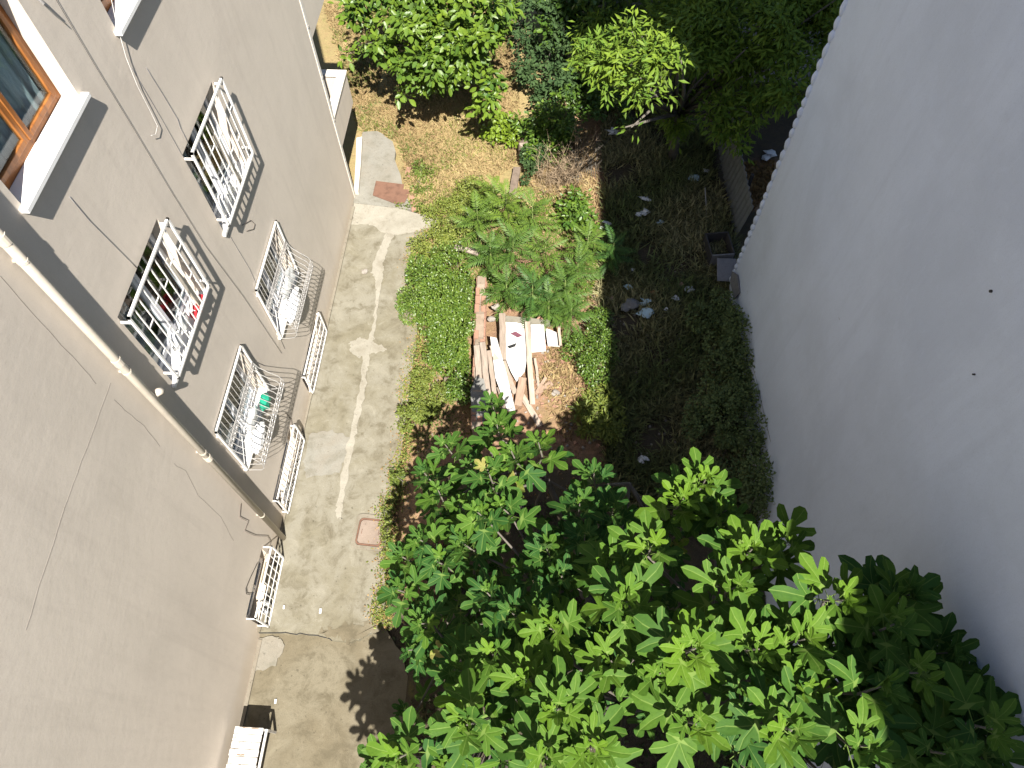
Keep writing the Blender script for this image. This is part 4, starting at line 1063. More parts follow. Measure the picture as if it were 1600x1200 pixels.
# shoot tips: (px, py, z height, youth with shade painted in) read from the photograph; z from the shadow plane and leaf size
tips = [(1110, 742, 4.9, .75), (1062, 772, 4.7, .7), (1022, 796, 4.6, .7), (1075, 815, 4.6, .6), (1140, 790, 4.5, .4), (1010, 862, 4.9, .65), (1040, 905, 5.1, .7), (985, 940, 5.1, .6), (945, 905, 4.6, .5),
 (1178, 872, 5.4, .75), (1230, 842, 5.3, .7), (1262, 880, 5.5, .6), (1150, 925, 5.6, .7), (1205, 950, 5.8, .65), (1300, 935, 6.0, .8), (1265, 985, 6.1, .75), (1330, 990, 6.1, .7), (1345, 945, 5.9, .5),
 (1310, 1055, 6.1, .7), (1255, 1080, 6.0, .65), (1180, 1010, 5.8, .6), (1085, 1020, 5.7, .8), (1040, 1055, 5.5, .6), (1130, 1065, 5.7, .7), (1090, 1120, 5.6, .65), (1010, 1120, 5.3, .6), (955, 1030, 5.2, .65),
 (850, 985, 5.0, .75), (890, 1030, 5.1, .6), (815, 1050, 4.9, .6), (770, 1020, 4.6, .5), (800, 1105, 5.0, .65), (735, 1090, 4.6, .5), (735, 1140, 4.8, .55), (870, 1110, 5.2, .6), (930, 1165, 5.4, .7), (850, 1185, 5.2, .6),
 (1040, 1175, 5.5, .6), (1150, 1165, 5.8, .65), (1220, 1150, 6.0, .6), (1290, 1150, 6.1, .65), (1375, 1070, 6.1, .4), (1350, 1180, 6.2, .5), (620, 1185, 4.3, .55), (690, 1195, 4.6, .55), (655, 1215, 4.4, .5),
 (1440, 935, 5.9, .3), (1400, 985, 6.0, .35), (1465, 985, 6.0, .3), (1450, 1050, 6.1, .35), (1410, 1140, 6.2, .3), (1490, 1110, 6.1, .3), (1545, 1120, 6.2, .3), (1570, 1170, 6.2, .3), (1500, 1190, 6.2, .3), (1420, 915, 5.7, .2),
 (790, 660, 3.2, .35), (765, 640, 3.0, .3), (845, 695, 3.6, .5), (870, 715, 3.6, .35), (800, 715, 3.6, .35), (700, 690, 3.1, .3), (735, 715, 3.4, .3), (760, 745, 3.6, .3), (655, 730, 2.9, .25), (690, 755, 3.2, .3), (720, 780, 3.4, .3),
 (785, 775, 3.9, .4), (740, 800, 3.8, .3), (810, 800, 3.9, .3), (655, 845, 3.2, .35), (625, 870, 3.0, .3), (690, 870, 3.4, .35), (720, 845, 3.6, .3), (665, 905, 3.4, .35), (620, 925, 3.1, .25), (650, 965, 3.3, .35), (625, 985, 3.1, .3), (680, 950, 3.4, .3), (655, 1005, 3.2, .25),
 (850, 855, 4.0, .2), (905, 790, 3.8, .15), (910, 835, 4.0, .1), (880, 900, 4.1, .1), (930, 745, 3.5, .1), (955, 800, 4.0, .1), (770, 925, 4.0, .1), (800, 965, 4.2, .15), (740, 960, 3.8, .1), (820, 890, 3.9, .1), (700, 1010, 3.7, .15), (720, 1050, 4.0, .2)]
def fig_tree():
    r = np.random.default_rng(21)
    base = np.array([1.25, 2.3, 0.0])
    ft = thing('fig_tree', 'large fig tree with broad lobed leaves in the foreground', 'tree', tuple(base))
    TP = []
    for (px, py, z, yo) in tips:
        p = atz(px, py, z); gap = .38 if z > 4.2 else .34
        if all(np.linalg.norm(p-q[0]) > gap for q in TP):
            TP.append((p+r.normal(0, 1, 3)*[.04, .04, .16], yo, 1.0))
    for (x, y, z) in ((-1.5, -1.5, 3.9), (-1.2, -1.0, 3.7), (-1.6, -.9, 3.4), (-1.3, -1.9, 4.2), (-.9, -1.4, 4.3), (-.6, -1.9, 4.6), (-1.75, -1.2, 3.5), (-.5, -1.1, 4.4), (0.1, -1.6, 4.8), (.8, -1.3, 5.2), (1.6, -1.2, 5.5), (2.3, -1.0, 5.6), (-1.0, -2.3, 4.3), (-1.45, -.5, 3.2), (-1.2, -.2, 3.3), (-1.7, .1, 2.6)):
        TP.append((np.array([x, y, z]), .45, 1.0))
    for (px, py, z) in ((1430, 1000, 5.5), (1480, 1060, 5.5), (1520, 1065, 5.7), (1440, 1110, 5.6), (1540, 1185, 5.8), (1380, 1030, 5.5), (1460, 1160, 5.6), (1365, 1130, 5.5), (1425, 950, 5.4), (1580, 1150, 5.8), (1400, 1190, 5.6), (1335, 1010, 5.4), (1480, 1020, 5.7)):
        TP.append((atz(px, py, z), .15, 1.0))
    main = len(TP)
    # shoots lower in the crown, under the visible ones; gap shade put into their dark tint
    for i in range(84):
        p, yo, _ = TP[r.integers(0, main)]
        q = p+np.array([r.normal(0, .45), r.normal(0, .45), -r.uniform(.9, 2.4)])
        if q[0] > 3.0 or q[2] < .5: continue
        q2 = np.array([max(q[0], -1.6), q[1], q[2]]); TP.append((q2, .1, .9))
    P = []; D = []; N = []; S = []; T = []
    bt = MB(); shoots = []
    for (p, yo, k) in TP:
        out = p-(base+np.array([0, 0, 2.0])); ax = out/np.linalg.norm(out)*.55+np.array([0, 0, 1.0])+r.normal(0, .12, 3); ax /= np.linalg.norm(ax)
        n = int(r.integers(9, 14)) if k == 1 else int(r.integers(6, 9)); a0 = r.uniform(0, 6.28)
        e1 = np.cross(ax, [0.3, 1, .1]); e1 /= np.linalg.norm(e1); e2 = np.cross(ax, e1)
        for i in range(n):
            f = i/(n-1); az = a0+i*2.399; size = (.10+.28*f**.6)*r.uniform(.82, 1.15)*(1.0 if p[2] > 4.2 else .9)
            el = R(66-84*f+r.normal(0, 13)); side = e1*math.cos(az)+e2*math.sin(az)
            d = side*math.cos(el)+ax*math.sin(el); d[2] -= .10*f
            nn = ax*math.cos(el)-side*math.sin(el)+r.normal(0, .22, 3)+np.array([0, -.12, .25])
            b0 = p-ax*(.34*f)+d*size*.40
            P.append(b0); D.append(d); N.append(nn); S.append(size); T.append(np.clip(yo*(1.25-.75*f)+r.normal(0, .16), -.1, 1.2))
        shoots.append((p, ax))
    P, D, N, S, T = map(np.array, (P, D, N, S, T)); T[r.random(len(T)) < .003] = 1.5
    ok = (P[:, 0] < XR-.12) & (P[:, 2] > .1); P, D, N, S, T = P[ok], D[ok], N[ok], S[ok], T[ok]
    # the 300 leaves that show largest: near the camera, facing it, not buried below others
    uv = proj(P); dist = np.linalg.norm(P-CAM, axis=1); view = (CAM-P)/dist[:, None]; s_, d_, n_ = basis(D, N)
    face = np.abs((n_*view).sum(1)); app = S/dist*np.sqrt(face+.05)
    inside = (uv[:, 0] > -10) & (uv[:, 0] < 1610) & (uv[:, 1] > 0) & (uv[:, 1] < 1200)
    cell = {}
    for i in np.where(inside)[0]:
        cell.setdefault((int(uv[i, 0]//22), int(uv[i, 1]//22)), []).append(i)
    top = np.zeros(len(P), bool)
    for k, v in cell.items():
        v.sort(key=lambda i: dist[i]); top[v[0]] = True
    score = np.where(inside & top, app, app*.2*inside)
    big = np.argsort(-score)[:300]; bigset = np.zeros(len(P), bool); bigset[big] = True
    var = r.integers(0, len(FT), len(P))
    variants = {}
    for i in big:
        tq = 6 if T[i] > 1.35 else min(4, max(0, int((T[i]+.1)/1.2*5))); key = (var[i], tq)
        if key not in variants:
            tv, tf, ve = FT[var[i]]; me = nmesh('leaf', tv, tf, True, tint=np.full(len(tv), tq/4), vein=ve); me.materials.append(MATS['fig_leaf']); variants[key] = me
        o = link('leaf', variants[key], None, ft)
        M3 = Matrix((s_[i], d_[i], n_[i])).transposed().to_4x4(); M3.translation = Vector((P[i]-base).tolist())
        o.matrix_local = M3 @ Matrix.Scale(float(S[i]), 4)
    VV = []; FF = []; TT = []; VE = []; nb = 0
    for v in range(len(FT)):
        k = (var == v) & ~bigset
        a, b, c, d = instance(FT[v][0], FT[v][1], P[k]-base, D[k], N[k], S[k], T[k], FT[v][2]); VV.append(a); FF.append(b+nb); TT.append(c); VE.append(d); nb += len(a)
    stuff(link('foliage', nmesh('foliage', np.concatenate(VV), np.concatenate(FF), True, tint=np.concatenate(TT), vein=np.concatenate(VE)), MATS['fig_leaf'], ft))
    # stems: several trunks, limbs to groups of shoots
    hubs = []
    pts = np.array([p for p, _ in shoots])
    hub_xy = [(-.6, 4.2, 2.0), (.2, 3.9, 2.4), (-.7, 2.3, 1.9), (.4, 1.9, 3.0), (1.5, 2.6, 3.2), (2.0, 1.6, 3.8), (1.1, .9, 3.4), (2.6, .9, 4.0), (-.2, .9, 2.9), (1.3, 3.7, 2.9)]
    for i, h in enumerate(hub_xy):
        h = np.array(h); b0 = base+np.array([.16*math.cos(i*2.1), .16*math.sin(i*2.1), -.1]); mid = b0*.55+h*.45+np.array([0, 0, .25])+r.normal(0, .1, 3)
        m = MB(); m.tube([b0-base, (b0*.8+mid*.2)-base, mid-base, h-base], [.095, .08, .06, .04], 8); m.build('trunk' if i < 4 else 'branch', MATS['bark'], ft, True); hubs.append(h)
    hubs = np.array(hubs); tw = MB()
    for p, ax in shoots:
        h = hubs[np.argmin(np.linalg.norm(hubs-p, axis=1))]; m1 = h*.5+p*.5-np.array([0, 0, .12])+r.normal(0, .08, 3); tw.tube([h-base, m1-base, p-ax*.28-base, p-base], [.026, .019, .013, .007], 5)
    tw.build('twigs', MATS['bark'], ft, True)
fig_tree()

# ---- tree of heaven saplings with feathered fronds ------------------------------------
def frond_mesh(seed, tq):
    r = np.random.default_rng(seed); V = []; F = []; tt = []
    n = 13; L = 1.0; arch = r.uniform(.35, .6)
    def rp(t): return np.array([.02*math.sin(t*4+seed), L*t, .28*t-arch*t*t])
    for k in range(12):       # rachis
        t = k/11; p = rp(t); w = .010*(1-.6*t); V += [p+[-w, 0, 0], p+[w, 0, 0], p+[0, 0, w*1.6]]; tt += [.9]*3
    for k in range(11):
        a = 3*k
        for q in range(3): F += [(a+q, a+(q+1) % 3, a+3+(q+1) % 3), (a+q, a+3+(q+1) % 3, a+3+q)]
    for k in range(n):
        t = .16+.82*k/(n-1); p = rp(t); ll = .22*math.sin(math.pi*(.2+.7*(k/(n-1))))+.04
        for s in (-1, 1):
            ang = R(70-26*k/(n-1)+r.normal(0, 5)); d = np.array([s*math.sin(ang), math.cos(ang), -.12+r.normal(0, .08)]); d /= np.linalg.norm(d)
            side = np.cross(d, [0, 0, 1]); side /= np.linalg.norm(side); b = len(V); w = ll*.125
            q0 = p; q1 = p+d*ll*.35; q2 = p+d*ll-np.array([0, 0, ll*.22])
            V += [q0, q1+side*w+[0, 0, -.008], q1+[0, 0, .010], q1-side*w+[0, 0, -.008], q2]; tt += [.5+.1*r.normal()]*5
            F += [(b, b+1, b+2), (b, b+2, b+3), (b+1, b+4, b+2), (b+2, b+4, b+3)]
    tt = np.clip(np.array(tt)*.3+tq, 0, 1); me = nmesh('frond', np.array(V), np.array(F), False, tint=tt); me.materials.append(MATS['fern_leaf']); return me
FR = {(v, q): frond_mesh(v*7+q, q/5.2) for v in range(3) for q in range(4)}
sap = [((790, 335), 1.5, 9, 3, 'yellow-green sapling highest in the feathered thicket'), ((745, 350), 1.1, 7, 2, 'feathery sapling on the lawn side of the thicket'), ((830, 345), 1.3, 8, 2, 'feathery sapling right of the yellow-green one'), ((800, 400), 1.5, 9, 1, 'dark green feathery sapling in the middle of the thicket'),
       ((765, 405), 1.2, 8, 1, 'feathery sapling above the old brick wall'), ((850, 400), 1.2, 8, 2, 'feathery sapling behind the dry bare patch'), ((790, 460), 1.0, 8, 1, 'feathery sapling spreading over the top of the rubble heap'), ((830, 470), 1.1, 8, 0, 'dark feathery sapling left of the red soil'),
       ((855, 490), .9, 7, 1, 'feathery sapling with fronds over the grey slab'), ((880, 460), 1.1, 8, 1, 'feathery sapling between the slab and the shade edge'), ((915, 395), 1.2, 8, 2, 'sunlit feathery sapling at the shade edge'), ((900, 430), 1.0, 7, 1, 'feathery sapling just below the one at the shade edge'),
       ((890, 500), .8, 6, 1, 'small feathery sapling over the bare red soil'), ((955, 400), 1.0, 7, 0, 'feathery sapling standing wholly in the shade'), ((770, 312), .8, 6, 3, 'small yellow-green sapling nearest the lawn')]
r_ = np.random.default_rng(77)
for (p, h, n, q, lab) in sap:
    n += 9; h *= .92
    c = atz(p[0], p[1], h*.6); c[2] = float(GZ(c[0], c[1]))
    t = thing('heaven_tree_sapling', lab, 'sapling', tuple(c), 'feathery saplings by the rubble heap')
    m = MB(); m.tube([(0, 0, -.05), (.03, .02, h*.5), (.02, .04, h)], [.018, .014, .007], 6); m.build('stem', MATS['stem_green'], t, True)
    for k in range(n):
        f = k/max(1, n-1); az = k*2.4+r_.uniform(0, .6); el = R(38-38*(1-f)+r_.normal(0, 9)); L = (.44+.18*(1-f))*r_.uniform(.75, 1.1)*(.75+.25*h)
        o = link('frond', FR[(k % 3, q)], None, t); o.location = (.02*f, .03*f, h*(.35+.65*f)); o.rotation_euler = (el, r_.normal(0, .12), az); o.scale = (L, L, L)

# ---- privet mass, weeds, shrubs --------------------------------------------------------
def split(blobs, rs, n, f0, f1):
    out = []
    for q in blobs:
        for k in range(n):
            u = unit(1, rs)[0]; u[2] = u[2]*.8+.1; f = rs.uniform(f0, f1)
            out.append(tuple(np.array(q[:3])+u*np.array(q[3:])*rs.uniform(.45, 1.12))+(q[3]*f, q[4]*f, q[5]*f*rs.uniform(.7, 1.3)))
    return out
def shrub(name, label, blobs, n, tmpl, size, mat, seed, tint=(0, .9), cat='shrub', shell=.45, group=None, clump=0, up=.7, stems=6):
    B = np.array(blobs, float); base = np.array([np.mean(B[:, 0]), np.mean(B[:, 1]), 0]); t = thing(name, label, cat, tuple(base), group)
    bl0 = [tuple(np.array(q[:3])-base)+tuple(q[3:]) for q in blobs]; rs = np.random.default_rng(seed+9); bl = []
    for q in bl0:
        for k in range(8):
            u = unit(1, rs)[0]; u[2] = u[2]*.8+.1; f = rs.uniform(.30, .62)
            bl.append(tuple(np.array(q[:3])+u*np.array(q[3:])*rs.uniform(.45, 1.12))+(q[3]*f, q[4]*f, q[5]*f*rs.uniform(.7, 1.3)))
    foliage('foliage', bl, n, tmpl, size, mat, t, seed, tint, shell, clump=clump, up=up, zmin=-.02)
    r = np.random.default_rng(seed+1); m = MB()
    for k in range(stems):
        q = bl[r.integers(0, len(bl))]; b0 = np.array([q[0]*.8+r.normal(0, .08), q[1]*.8+r.normal(0, .08), -.05]); m.tube([b0, (b0+np.array(q[:3]))/2+r.normal(0, .04, 3), np.array(q[:3])*1.05+r.normal(0, .5, 3)*np.array(q[3:])+[0, 0, .08]], [.011, .008, .003], 5)
    m.build('stems', MATS['bark'], t, True); return t
def blob_px(px, py, z, rx, ry, rz): c = atz(px, py, z); return (c[0], c[1], z, rx, ry, rz)
shrub('privet_shrub', 'dense small-leaved privet bush spilling over the path edge', [blob_px(665, 440, .6, .5, .5, .55), blob_px(690, 470, .8, .55, .6, .65), blob_px(650, 470, .5, .38, .45, .48), blob_px(705, 520, .7, .42, .6, .6), blob_px(680, 540, .42, .4, .5, .38), blob_px(712, 420, .55, .45, .5, .42), blob_px(712, 560, .45, .32, .4, .4)], 23000, LEAF_S, .050, 'privet_leaf', 31, (0, 1.0), shell=.6, stems=14)
shrub('privet_shrub', 'narrow strip of privet hugging the old brick wall', [blob_px(722, 450, .4, .22, .5, .35), blob_px(724, 545, .38, .2, .6, .33), blob_px(722, 600, .32, .2, .4, .28)], 6000, LEAF_S, .048, 'privet_leaf', 32, (0, .8), shell=.5)
shrub('weed_clump', 'green weed clump between the privet and the lawn', [blob_px(675, 385, .22, .5, .4, .22), blob_px(710, 365, .25, .5, .35, .25), blob_px(735, 300, .2, .5, .4, .2), blob_px(690, 330, .12, .5, .3, .12)], 6000, LEAF_S, .055, 'weed_leaf', 33, (.2, 1.0), 'weeds', .2)
shrub('weed_clump', 'weed clump at the path edge below the privet', [blob_px(665, 590, .15, .28, .4, .15), blob_px(690, 610, .15, .3, .3, .15), blob_px(655, 625, .12, .3, .2, .12)], 2600, LEAF_S, .05, 'weed_leaf', 34, (.1, .9), 'weeds', .2)
shrub('weed_clump', 'small-leaved weed clump bulging over the path edge above the fig', [blob_px(645, 650, .22, .28, .25, .2), blob_px(665, 640, .2, .25, .25, .2)], 2200, LEAF_S, .05, 'weed_leaf', 35, (.1, .8), 'weeds', .4)
shrub('weed_clump', 'weed tuft at the path edge beside the fig leaves', [blob_px(622, 745, .15, .12, .14, .14)], 600, LEAF_S, .05, 'weed_leaf', 36, (0, .6), 'weeds', .3)
shrub('weed_clump', 'weed tuft beside the manhole cover', [blob_px(603, 815, .08, .1, .25, .08), blob_px(606, 850, .08, .08, .18, .08)], 500, LEAF_S, .045, 'weed_leaf', 37, (.2, .8), 'weeds', .2)
shrub('bright_bush', 'small bright yellow-green bush on the dry lawn', [blob_px(785, 203, .3, .26, .22, .22), blob_px(796, 196, .3, .18, .2, .18), blob_px(772, 207, .22, .16, .16, .16)], 1500, LEAF_O, .11, 'round_leaf', 38, (.8, 1.4), shell=.6, clump=90)
shrub('weed_clump', 'low green weeds beside the rusty plate', [blob_px(655, 275, .08, .3, .4, .1), blob_px(662, 295, .08, .2, .25, .08), blob_px(645, 320, .05, .4, .15, .05)], 1100, LEAF_S, .07, 'weed_leaf', 39, (.0, .6), 'weeds', .1)
shrub('ivy_patch', 'dark bluish ivy patch beside the tree stump', [blob_px(828, 262, .2, .25, .4, .2), blob_px(838, 245, .25, .25, .3, .25)], 2200, LEAF_S, .07, 'ivy_leaf', 40, (0, 1), 'ivy', .5)
shrub('green_shrub', 'leafy green shrub above the stump in half shade', [blob_px(845, 185, .6, .5, .5, .5), blob_px(870, 200, .5, .5, .5, .45), blob_px(840, 215, .4, .35, .4, .35), blob_px(860, 235, .35, .4, .5, .3)], 3600, LEAF_O, .10, 'round_leaf', 41, (0, .8), shell=.5, clump=260)
shrub('green_shrub', 'green bush at the shade edge below the dry twigs', [blob_px(905, 330, .4, .28, .45, .4), blob_px(915, 350, .4, .2, .3, .35), blob_px(885, 325, .3, .25, .3, .28)], 1500, LEAF_O, .10, 'round_leaf', 42, (0, .7), shell=.4, clump=110)
shrub('green_shrub', 'sprawling small-leaved bush right of the rubble heap', [blob_px(930, 540, .35, .42, .5, .35), blob_px(895, 545, .25, .45, .3, .25), blob_px(925, 580, .3, .3, .4, .28), blob_px(935, 505, .28, .3, .35, .28)], 5200, LEAF_S, .055, 'privet_leaf', 43, (0, .75), shell=.35)
shrub('weed_clump', 'dry weedy clump at the shade edge below the sprawling bush', [blob_px(940, 630, .2, .25, .5, .2), blob_px(950, 660, .2, .3, .4, .2), blob_px(915, 655, .2, .3, .4, .18)], 2400, LEAF_N, .11, 'weed_leaf', 44, (.1, .9), 'weeds', .2)
for i, (pts, lab) in enumerate((( [(1150, 520, .5, .4, .6, .5), (1125, 510, .4, .5, .6, .4), (1140, 565, .5, .42, .5, .5)], 'dark small-leaved shrub against the grey wall, farthest one'), ([(1150, 640, .55, .45, .6, .55), (1110, 650, .4, .5, .6, .4), (1165, 600, .5, .4, .5, .5)], 'dark small-leaved shrub against the middle of the grey wall'), ([(1180, 720, .6, .4, .6, .6), (1140, 715, .45, .5, .5, .45), (1195, 775, .55, .35, .5, .55)], 'dark small-leaved shrub against the grey wall just above the fig'))):
    shrub('dark_shrub', lab, [blob_px(*q) for q in pts], 5000, LEAF_S, .065, 'dark_weed', 50+i, (0, .7), shell=.45, group='dark shrubs along the grey wall')
shrub('dark_shrub', 'dark shrub behind the stump at the top of the picture', [blob_px(815, 20, .8, .6, .8, .7), blob_px(850, 0, .9, .8, .8, .8), blob_px(840, 60, .9, .7, .9, .8), blob_px(870, 110, .8, .7, .8, .7), blob_px(835, 130, .5, .4, .7, .5), blob_px(900, 60, 1.0, .8, .9, .9)], 7500, LEAF_O, .11, 'ivy_leaf', 55, (0, .9), shell=.4, clump=380)
shrub('dark_shrub', 'low dark shrub under the lit evergreen branch', [blob_px(900, 150, .5, .6, .6, .45), blob_px(940, 165, .4, .6, .5, .4), blob_px(885, 180, .4, .4, .4, .4)], 3000, LEAF_O, .10, 'round_leaf', 56, (0, .5), shell=.4, clump=220)

# dry twiggy bushes
def dry_bush(label, px, py, h, n, spread, seed, mat='twig'):
    r = np.random.default_rng(seed); c = atz(px, py, 0); c[2] = float(GZ(c[0], c[1])); t = thing('dry_bush', label, 'dry bush', tuple(c), 'dry twiggy bushes'); m = MB()
    for k in range(n):
        b = np.array([r.normal(0, .16), r.normal(0, .16), -.03]); d = np.array([r.normal(0, spread), r.normal(0, spread), 1.0]); L = h*r.uniform(.5, 1.1)
        p1 = b+d*L*.5+r.normal(0, .05, 3); p2 = p1+(d+r.normal(0, .35, 3))*L*.5; m.tube([b, p1, p2], [.008, .006, .0025], 4)
        for j in range(6):
            f = r.uniform(.2, 1); q = b+(p1-b)*min(1, f*2) if f < .5 else p1+(p2-p1)*(f*2-1); e = q+np.array([r.normal(0, .14), r.normal(0, .14), r.uniform(.0, .2)])*h*.8; m.tube([q, (q+e)/2+r.normal(0, .01, 3), e], [.004, .003, .0015], 3)
    m.build('twigs', MATS[mat], t)
dry_bush('pale dry twiggy bush at the edge of the shade', 885, 285, 1.1, 46, .26, 61)
dry_bush('straw-coloured dry weeds left of the twiggy bush', 862, 290, .8, 40, .24, 62, 'twig')
dry_bush('brown dry twigs in the shade right of the pale bush', 915, 270, 1.0, 26, .3, 63, 'bark')
dry_bush('thin dry stalks sticking out of the green shrub', 872, 225, 1.1, 10, .16, 64)

# ---- trees at the back -----------------------------------------------------------------
def back_tree(name, label, base, blobs, n, tmpl, size, mat, r0, seed, tint, clump, shell=.5, up=.75):
    t = thing(name, label, 'tree', tuple(base)); bl = [tuple(np.array(q[:3])-np.array(base))+tuple(q[3:]) for q in blobs]
    limbs((0, 0, 0), bl, r0, seed, 'trunk', 'bark', t)
    rs = np.random.default_rng(seed+5); bl = split(bl, rs, 6, .32, .6)
    foliage('crown', bl, n, tmpl, size, mat, t, seed+1, tint, shell, clump=clump, up=up, zmin=.2); return t
tb = [q for q in [blob_px(640, 60, 2.3, 1.0, 1.0, .7), blob_px(700, 50, 2.6, 1.1, 1.1, .8), blob_px(750, 60, 2.5, .8, 1.0, .8), blob_px(690, 110, 2.1, 1.1, .8, .65), blob_px(745, 130, 1.9, .55, .6, .6), blob_px(620, 20, 2.2, 1.0, 1.2, .7), blob_px(600, 100, 1.9, .6, .5, .45),
      blob_px(690, 0, 2.8, 1.3, 1.3, .8), blob_px(645, 128, 1.8, .6, .5, .45), blob_px(545, 98, 1.5, .25, .3, .2), blob_px(560, 10, 1.9, .5, .6, .4), blob_px(690, -60, 2.8, 1.6, 1.6, .9), blob_px(720, 75, 2.6, .9, .8, .7), blob_px(760, 160, 1.6, .35, .4, .4)]]
tb = [(q[0], q[1]+.22, q[2]+.05, q[3]*.97, q[4]*.92, q[5]) for q in tb]
back_tree('broadleaf_tree', 'leafy sunlit green tree standing on the dry lawn at the back', (-1.7, 16.3, 0), tb, 9500, LEAF_O, .175, 'round_leaf', .09, 71, (0, .95), 520, .3)
tr = [blob_px(1115, 60, 3.2, 1.0, 1.0, .9), blob_px(1175, 60, 3.4, 1.0, 1.1, 1.0), blob_px(1115, 130, 2.8, .9, .8, .8), blob_px(1170, 140, 2.8, .8, .7, .8), blob_px(1070, 20, 2.6, 1.0, 1.1, .9), blob_px(1230, 30, 3.6, .9, 1.1, .9), blob_px(1150, 190, 2.3, .55, .5, .6), blob_px(1000, 20, 1.6, .9, 1.0, .8), blob_px(1130, -60, 3.4, 1.8, 1.4, 1.0), blob_px(1290, -10, 3.9, .7, 1.0, .8), blob_px(1050, 120, 1.8, .7, .8, .7), blob_px(1060, 170, 1.5, .6, .6, .6), blob_px(1200, 100, 3.2, .8, .9, .9), blob_px(1215, 5, 3.8, 1.0, 1.2, .9), blob_px(1270, 40, 3.7, .5, .8, .6), blob_px(950, 60, 1.6, .8, .9, .7), blob_px(1130, 30, 3.0, 1.2, 1.2, .9)]
tl = [blob_px(960, 105, 4.1, .50, .50, .36), blob_px(1005, 85, 4.3, .55, .5, .36), blob_px(1035, 105, 4.5, .35, .45, .36), blob_px(945, 85, 4.0, .4, .4, .3), blob_px(1010, 140, 4.1, .45, .3, .26), blob_px(1030, 65, 4.6, .3, .35, .26), blob_px(1020, 155, 3.9, .28, .2, .18), blob_px(1000, 50, 4.5, .3, .25, .2), blob_px(980, 205, 3.6, .10, .16, .06), blob_px(925, 110, 4.0, .22, .2, .12), blob_px(930, 75, 4.1, .2, .22, .12), blob_px(1060, 90, 4.7, .16, .25, .14), blob_px(985, 60, 4.4, .25, .22, .14), blob_px(960, 135, 3.9, .22, .2, .12)]
back_tree('evergreen_tree', 'narrow-leaved evergreen in shade with one sunlit top beside the grey building', (3.0, 13.2, 0), [(c[0], c[1], c[2], c[3], c[4], c[5]) for c in tr]+tl, 30000, LEAF_N, .165, 'laurel_leaf', .11, 73, (0, 1.0), 1900, .35, .7)
bk = [blob_px(930, -40, 1.9, 1.3, 1.4, 1.0), blob_px(890, -20, 1.6, .9, 1.2, .9), blob_px(890, 30, 1.4, .7, .9, .7)]
back_tree('broadleaf_tree', 'dark leafy tree behind the gap between the two back trees', (.3, 19.5, 0), bk, 5000, LEAF_O, .17, 'round_leaf', .08, 76, (0, .5), 500, .4)

# ---- grass, ground cover (uncountable) -------------------------------------------------
def inpoly(x, y, poly):
    c = np.zeros(len(x), bool); j = len(poly)-1
    for i in range(len(poly)):
        xi, yi = poly[i]; xj, yj = poly[j]
        k = ((yi > y) != (yj > y)) & (x < (xj-xi)*(y-yi)/(yj-yi+1e-12)+xi); c ^= k; j = i
    return c
PATHP = [tuple(p) for p in up_poly]; LOWP = [tuple(p) for p in lp]; SLABP = poly_px([(553, 318), (556, 262), (566, 208), (590, 204), (614, 222), (622, 262), (634, 300), (648, 330)], 0)
def grass(name, label, cat, region_px, n, size, mat, seed, tint, tmpl=BLADE, upright=.8, patch=0.0):
    r = np.random.default_rng(seed); poly = poly_px(region_px, 0); A = np.array(poly); x = r.uniform(A[:, 0].min(), A[:, 0].max(), n*2); y = r.uniform(A[:, 1].min(), A[:, 1].max(), n*2)
    k = inpoly(x, y, poly) & ~inpoly(x, y, PATHP) & ~inpoly(x, y, LOWP) & ~inpoly(x, y, SLABP)
    if patch:
        f = np.sin(x*2.3+1.3*np.sin(y*1.7))+np.sin(y*2.9+1.1*np.sin(x*2.1+2))+np.sin(x*5.1-y*4.3)*.6; k &= (f+r.normal(0, .5, len(x))) > patch
    x, y = x[k][:n], y[k][:n]; m = len(x); z = GZ(x, y); P = np.stack([x, y, z-.005], -1)
    D = unit(m, r)*1.0; D[:, 2] = np.abs(D[:, 2])*.5+upright; N = unit(m, r); N[:, 2] = np.abs(N[:, 2])*.3
    S = size*r.uniform(.5, 1.3, m); T = tint[0]+(tint[1]-tint[0])*(.5+.5*np.sin(x*1.9+2*np.sin(y*1.3)))*r.uniform(.6, 1.2, m)
    V, F, T2, _ = instance(tmpl[0], tmpl[1], P, D, N, S, T); o = link(name, nmesh(name, V, F, False, tint=T2), MATS[mat]); tag(o, label, cat); return stuff(o)
LAWN = [(505, 0), (560, 200), (625, 230), (645, 330), (690, 345), (740, 300), (800, 260), (815, 180), (790, 0)]
WIDE = (np.array([(-.07, 0, 0), (.07, 0, 0), (.05, .55, .05), (0, 1, .28)]), BLADE[1])
grass('dry_grass', 'short straw-coloured grass of the dry lawn', 'grass', LAWN, 30000, .12, 'dry_grass', 81, (0, 1), WIDE, .25)
grass('green_grass', 'fine green tufts spread over the dry lawn', 'grass', LAWN, 9000, .13, 'weed_leaf', 94, (.3, 1.2), WIDE, .35, .9)
grass('green_grass', 'green blades in patches of the dry lawn', 'grass', LAWN, 13000, .11, 'weed_leaf', 82, (.2, 1), WIDE, .3, -.15)
grass('ground_cover', 'low green ground cover between path and saplings', 'ground cover', [(640, 340), (690, 345), (760, 280), (760, 420), (720, 480), (650, 460), (640, 400)], 10000, .06, 'weed_leaf', 83, (.1, 1), LEAF_S, .2)
grass('ground_cover', 'leafy green undergrowth beneath the feathery saplings', 'ground cover', [(735, 300), (850, 300), (930, 350), (930, 500), (850, 510), (770, 470), (740, 400)], 7000, .10, 'round_leaf', 93, (.1, 1), LEAF_S, .5, -.4)
grass('ground_cover', 'low weeds in the strip between path and old wall', 'ground cover', [(640, 540), (735, 540), (740, 680), (640, 760), (610, 860), (618, 700)], 4200, .055, 'weed_leaf', 84, (0, .9), LEAF_S, .2, .1)
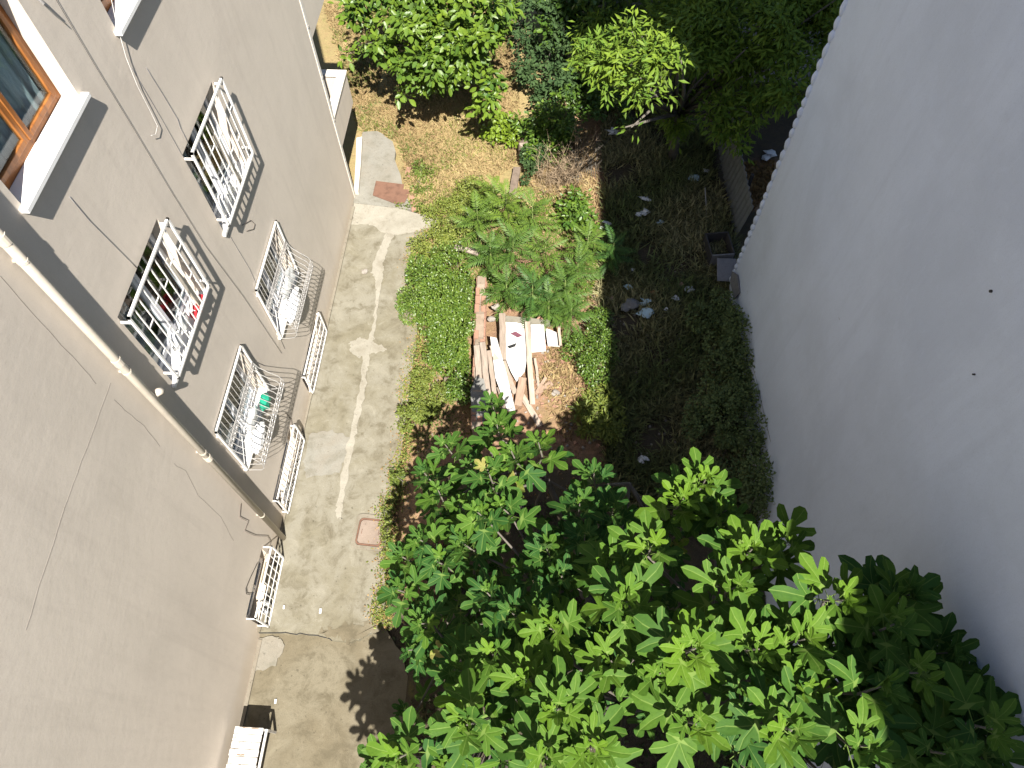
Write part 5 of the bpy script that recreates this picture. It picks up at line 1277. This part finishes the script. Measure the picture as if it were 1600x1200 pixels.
SHADE = [(940, 130), (1100, 200), (1150, 400), (1140, 480), (1200, 740), (1220, 830), (960, 830), (940, 650), (930, 520), (945, 330)]
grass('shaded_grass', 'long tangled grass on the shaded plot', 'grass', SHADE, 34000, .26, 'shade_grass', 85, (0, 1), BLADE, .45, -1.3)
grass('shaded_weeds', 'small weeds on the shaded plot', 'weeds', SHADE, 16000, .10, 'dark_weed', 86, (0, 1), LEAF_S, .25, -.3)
grass('dry_straw', 'dry straw lying around the saplings and rubble', 'grass', [(800, 230), (930, 200), (940, 330), (940, 520), (960, 650), (880, 690), (840, 600), (870, 500), (760, 420), (780, 300)], 14000, .15, 'dry_grass', 87, (0, .8), WIDE, .25, -.5)
grass('ground_cover', 'leafy weeds under the fig tree', 'ground cover', [(600, 880), (700, 780), (950, 780), (1200, 850), (1200, 1300), (640, 1300)], 6000, .09, 'dark_weed', 88, (0, .8), LEAF_S, .3, -.2)
grass('leaf_litter', 'dry fallen leaves on the ground by the fig and the path', 'leaf litter', [(605, 680), (740, 640), (900, 640), (960, 760), (760, 800), (640, 1000), (600, 860)], 900, .07, 'fallen_leaf', 89, (0, 1), LEAF_O, .05)
grass('leaf_litter', 'yellowish leaf litter behind the corner of the grey building', 'leaf litter', [(1150, 250), (1210, 250), (1210, 290), (1170, 330), (1150, 300)], 1500, .10, 'fallen_leaf', 90, (0, 1), LEAF_O, .05)

# weeds, crumbs and dirt creeping over the edge of the path
def edge_weeds(name, label, cat, n, size, mat, seed, tmpl, spread, tint):
    r = np.random.default_rng(seed); E = np.array(re_w); k = r.integers(0, len(E)-1, n); f = r.random(n)[:, None]
    P2 = E[k]*(1-f)+E[k+1]*f; w = np.sin(P2[:, 1]*3.1)+np.sin(P2[:, 1]*7.7+1)*.7; off = r.normal(0, spread, n)+.03-.05*w
    x = P2[:, 0]+off; y = P2[:, 1]+r.normal(0, .03, n); onp = inpoly(x, y, PATHP); z = np.where(onp, .004, np.maximum(GZ(x, y), -.02))
    P = np.stack([x, y, z+r.random(n)*.03], -1); D = unit(n, r); D[:, 2] = np.abs(D[:, 2])*.5+.1; N = unit(n, r)*.6; N[:, 2] += 1
    V, F, T, _ = instance(tmpl[0], tmpl[1], P, D, N, size*r.uniform(.5, 1.3, n), r.uniform(tint[0], tint[1], n))
    o = link(name, nmesh(name, V, F, False, tint=T), MATS[mat]); tag(o, label, cat); stuff(o)
edge_weeds('edge_weeds', 'small green weeds creeping over the edge of the path', 'weeds', 5200, .045, 'weed_leaf', 91, LEAF_S, .09, (.0, 1))
edge_weeds('edge_litter', 'dry crumbs of leaf and straw along the path edge', 'leaf litter', 3200, .035, 'fallen_leaf', 92, LEAF_S, .13, (0, 1))
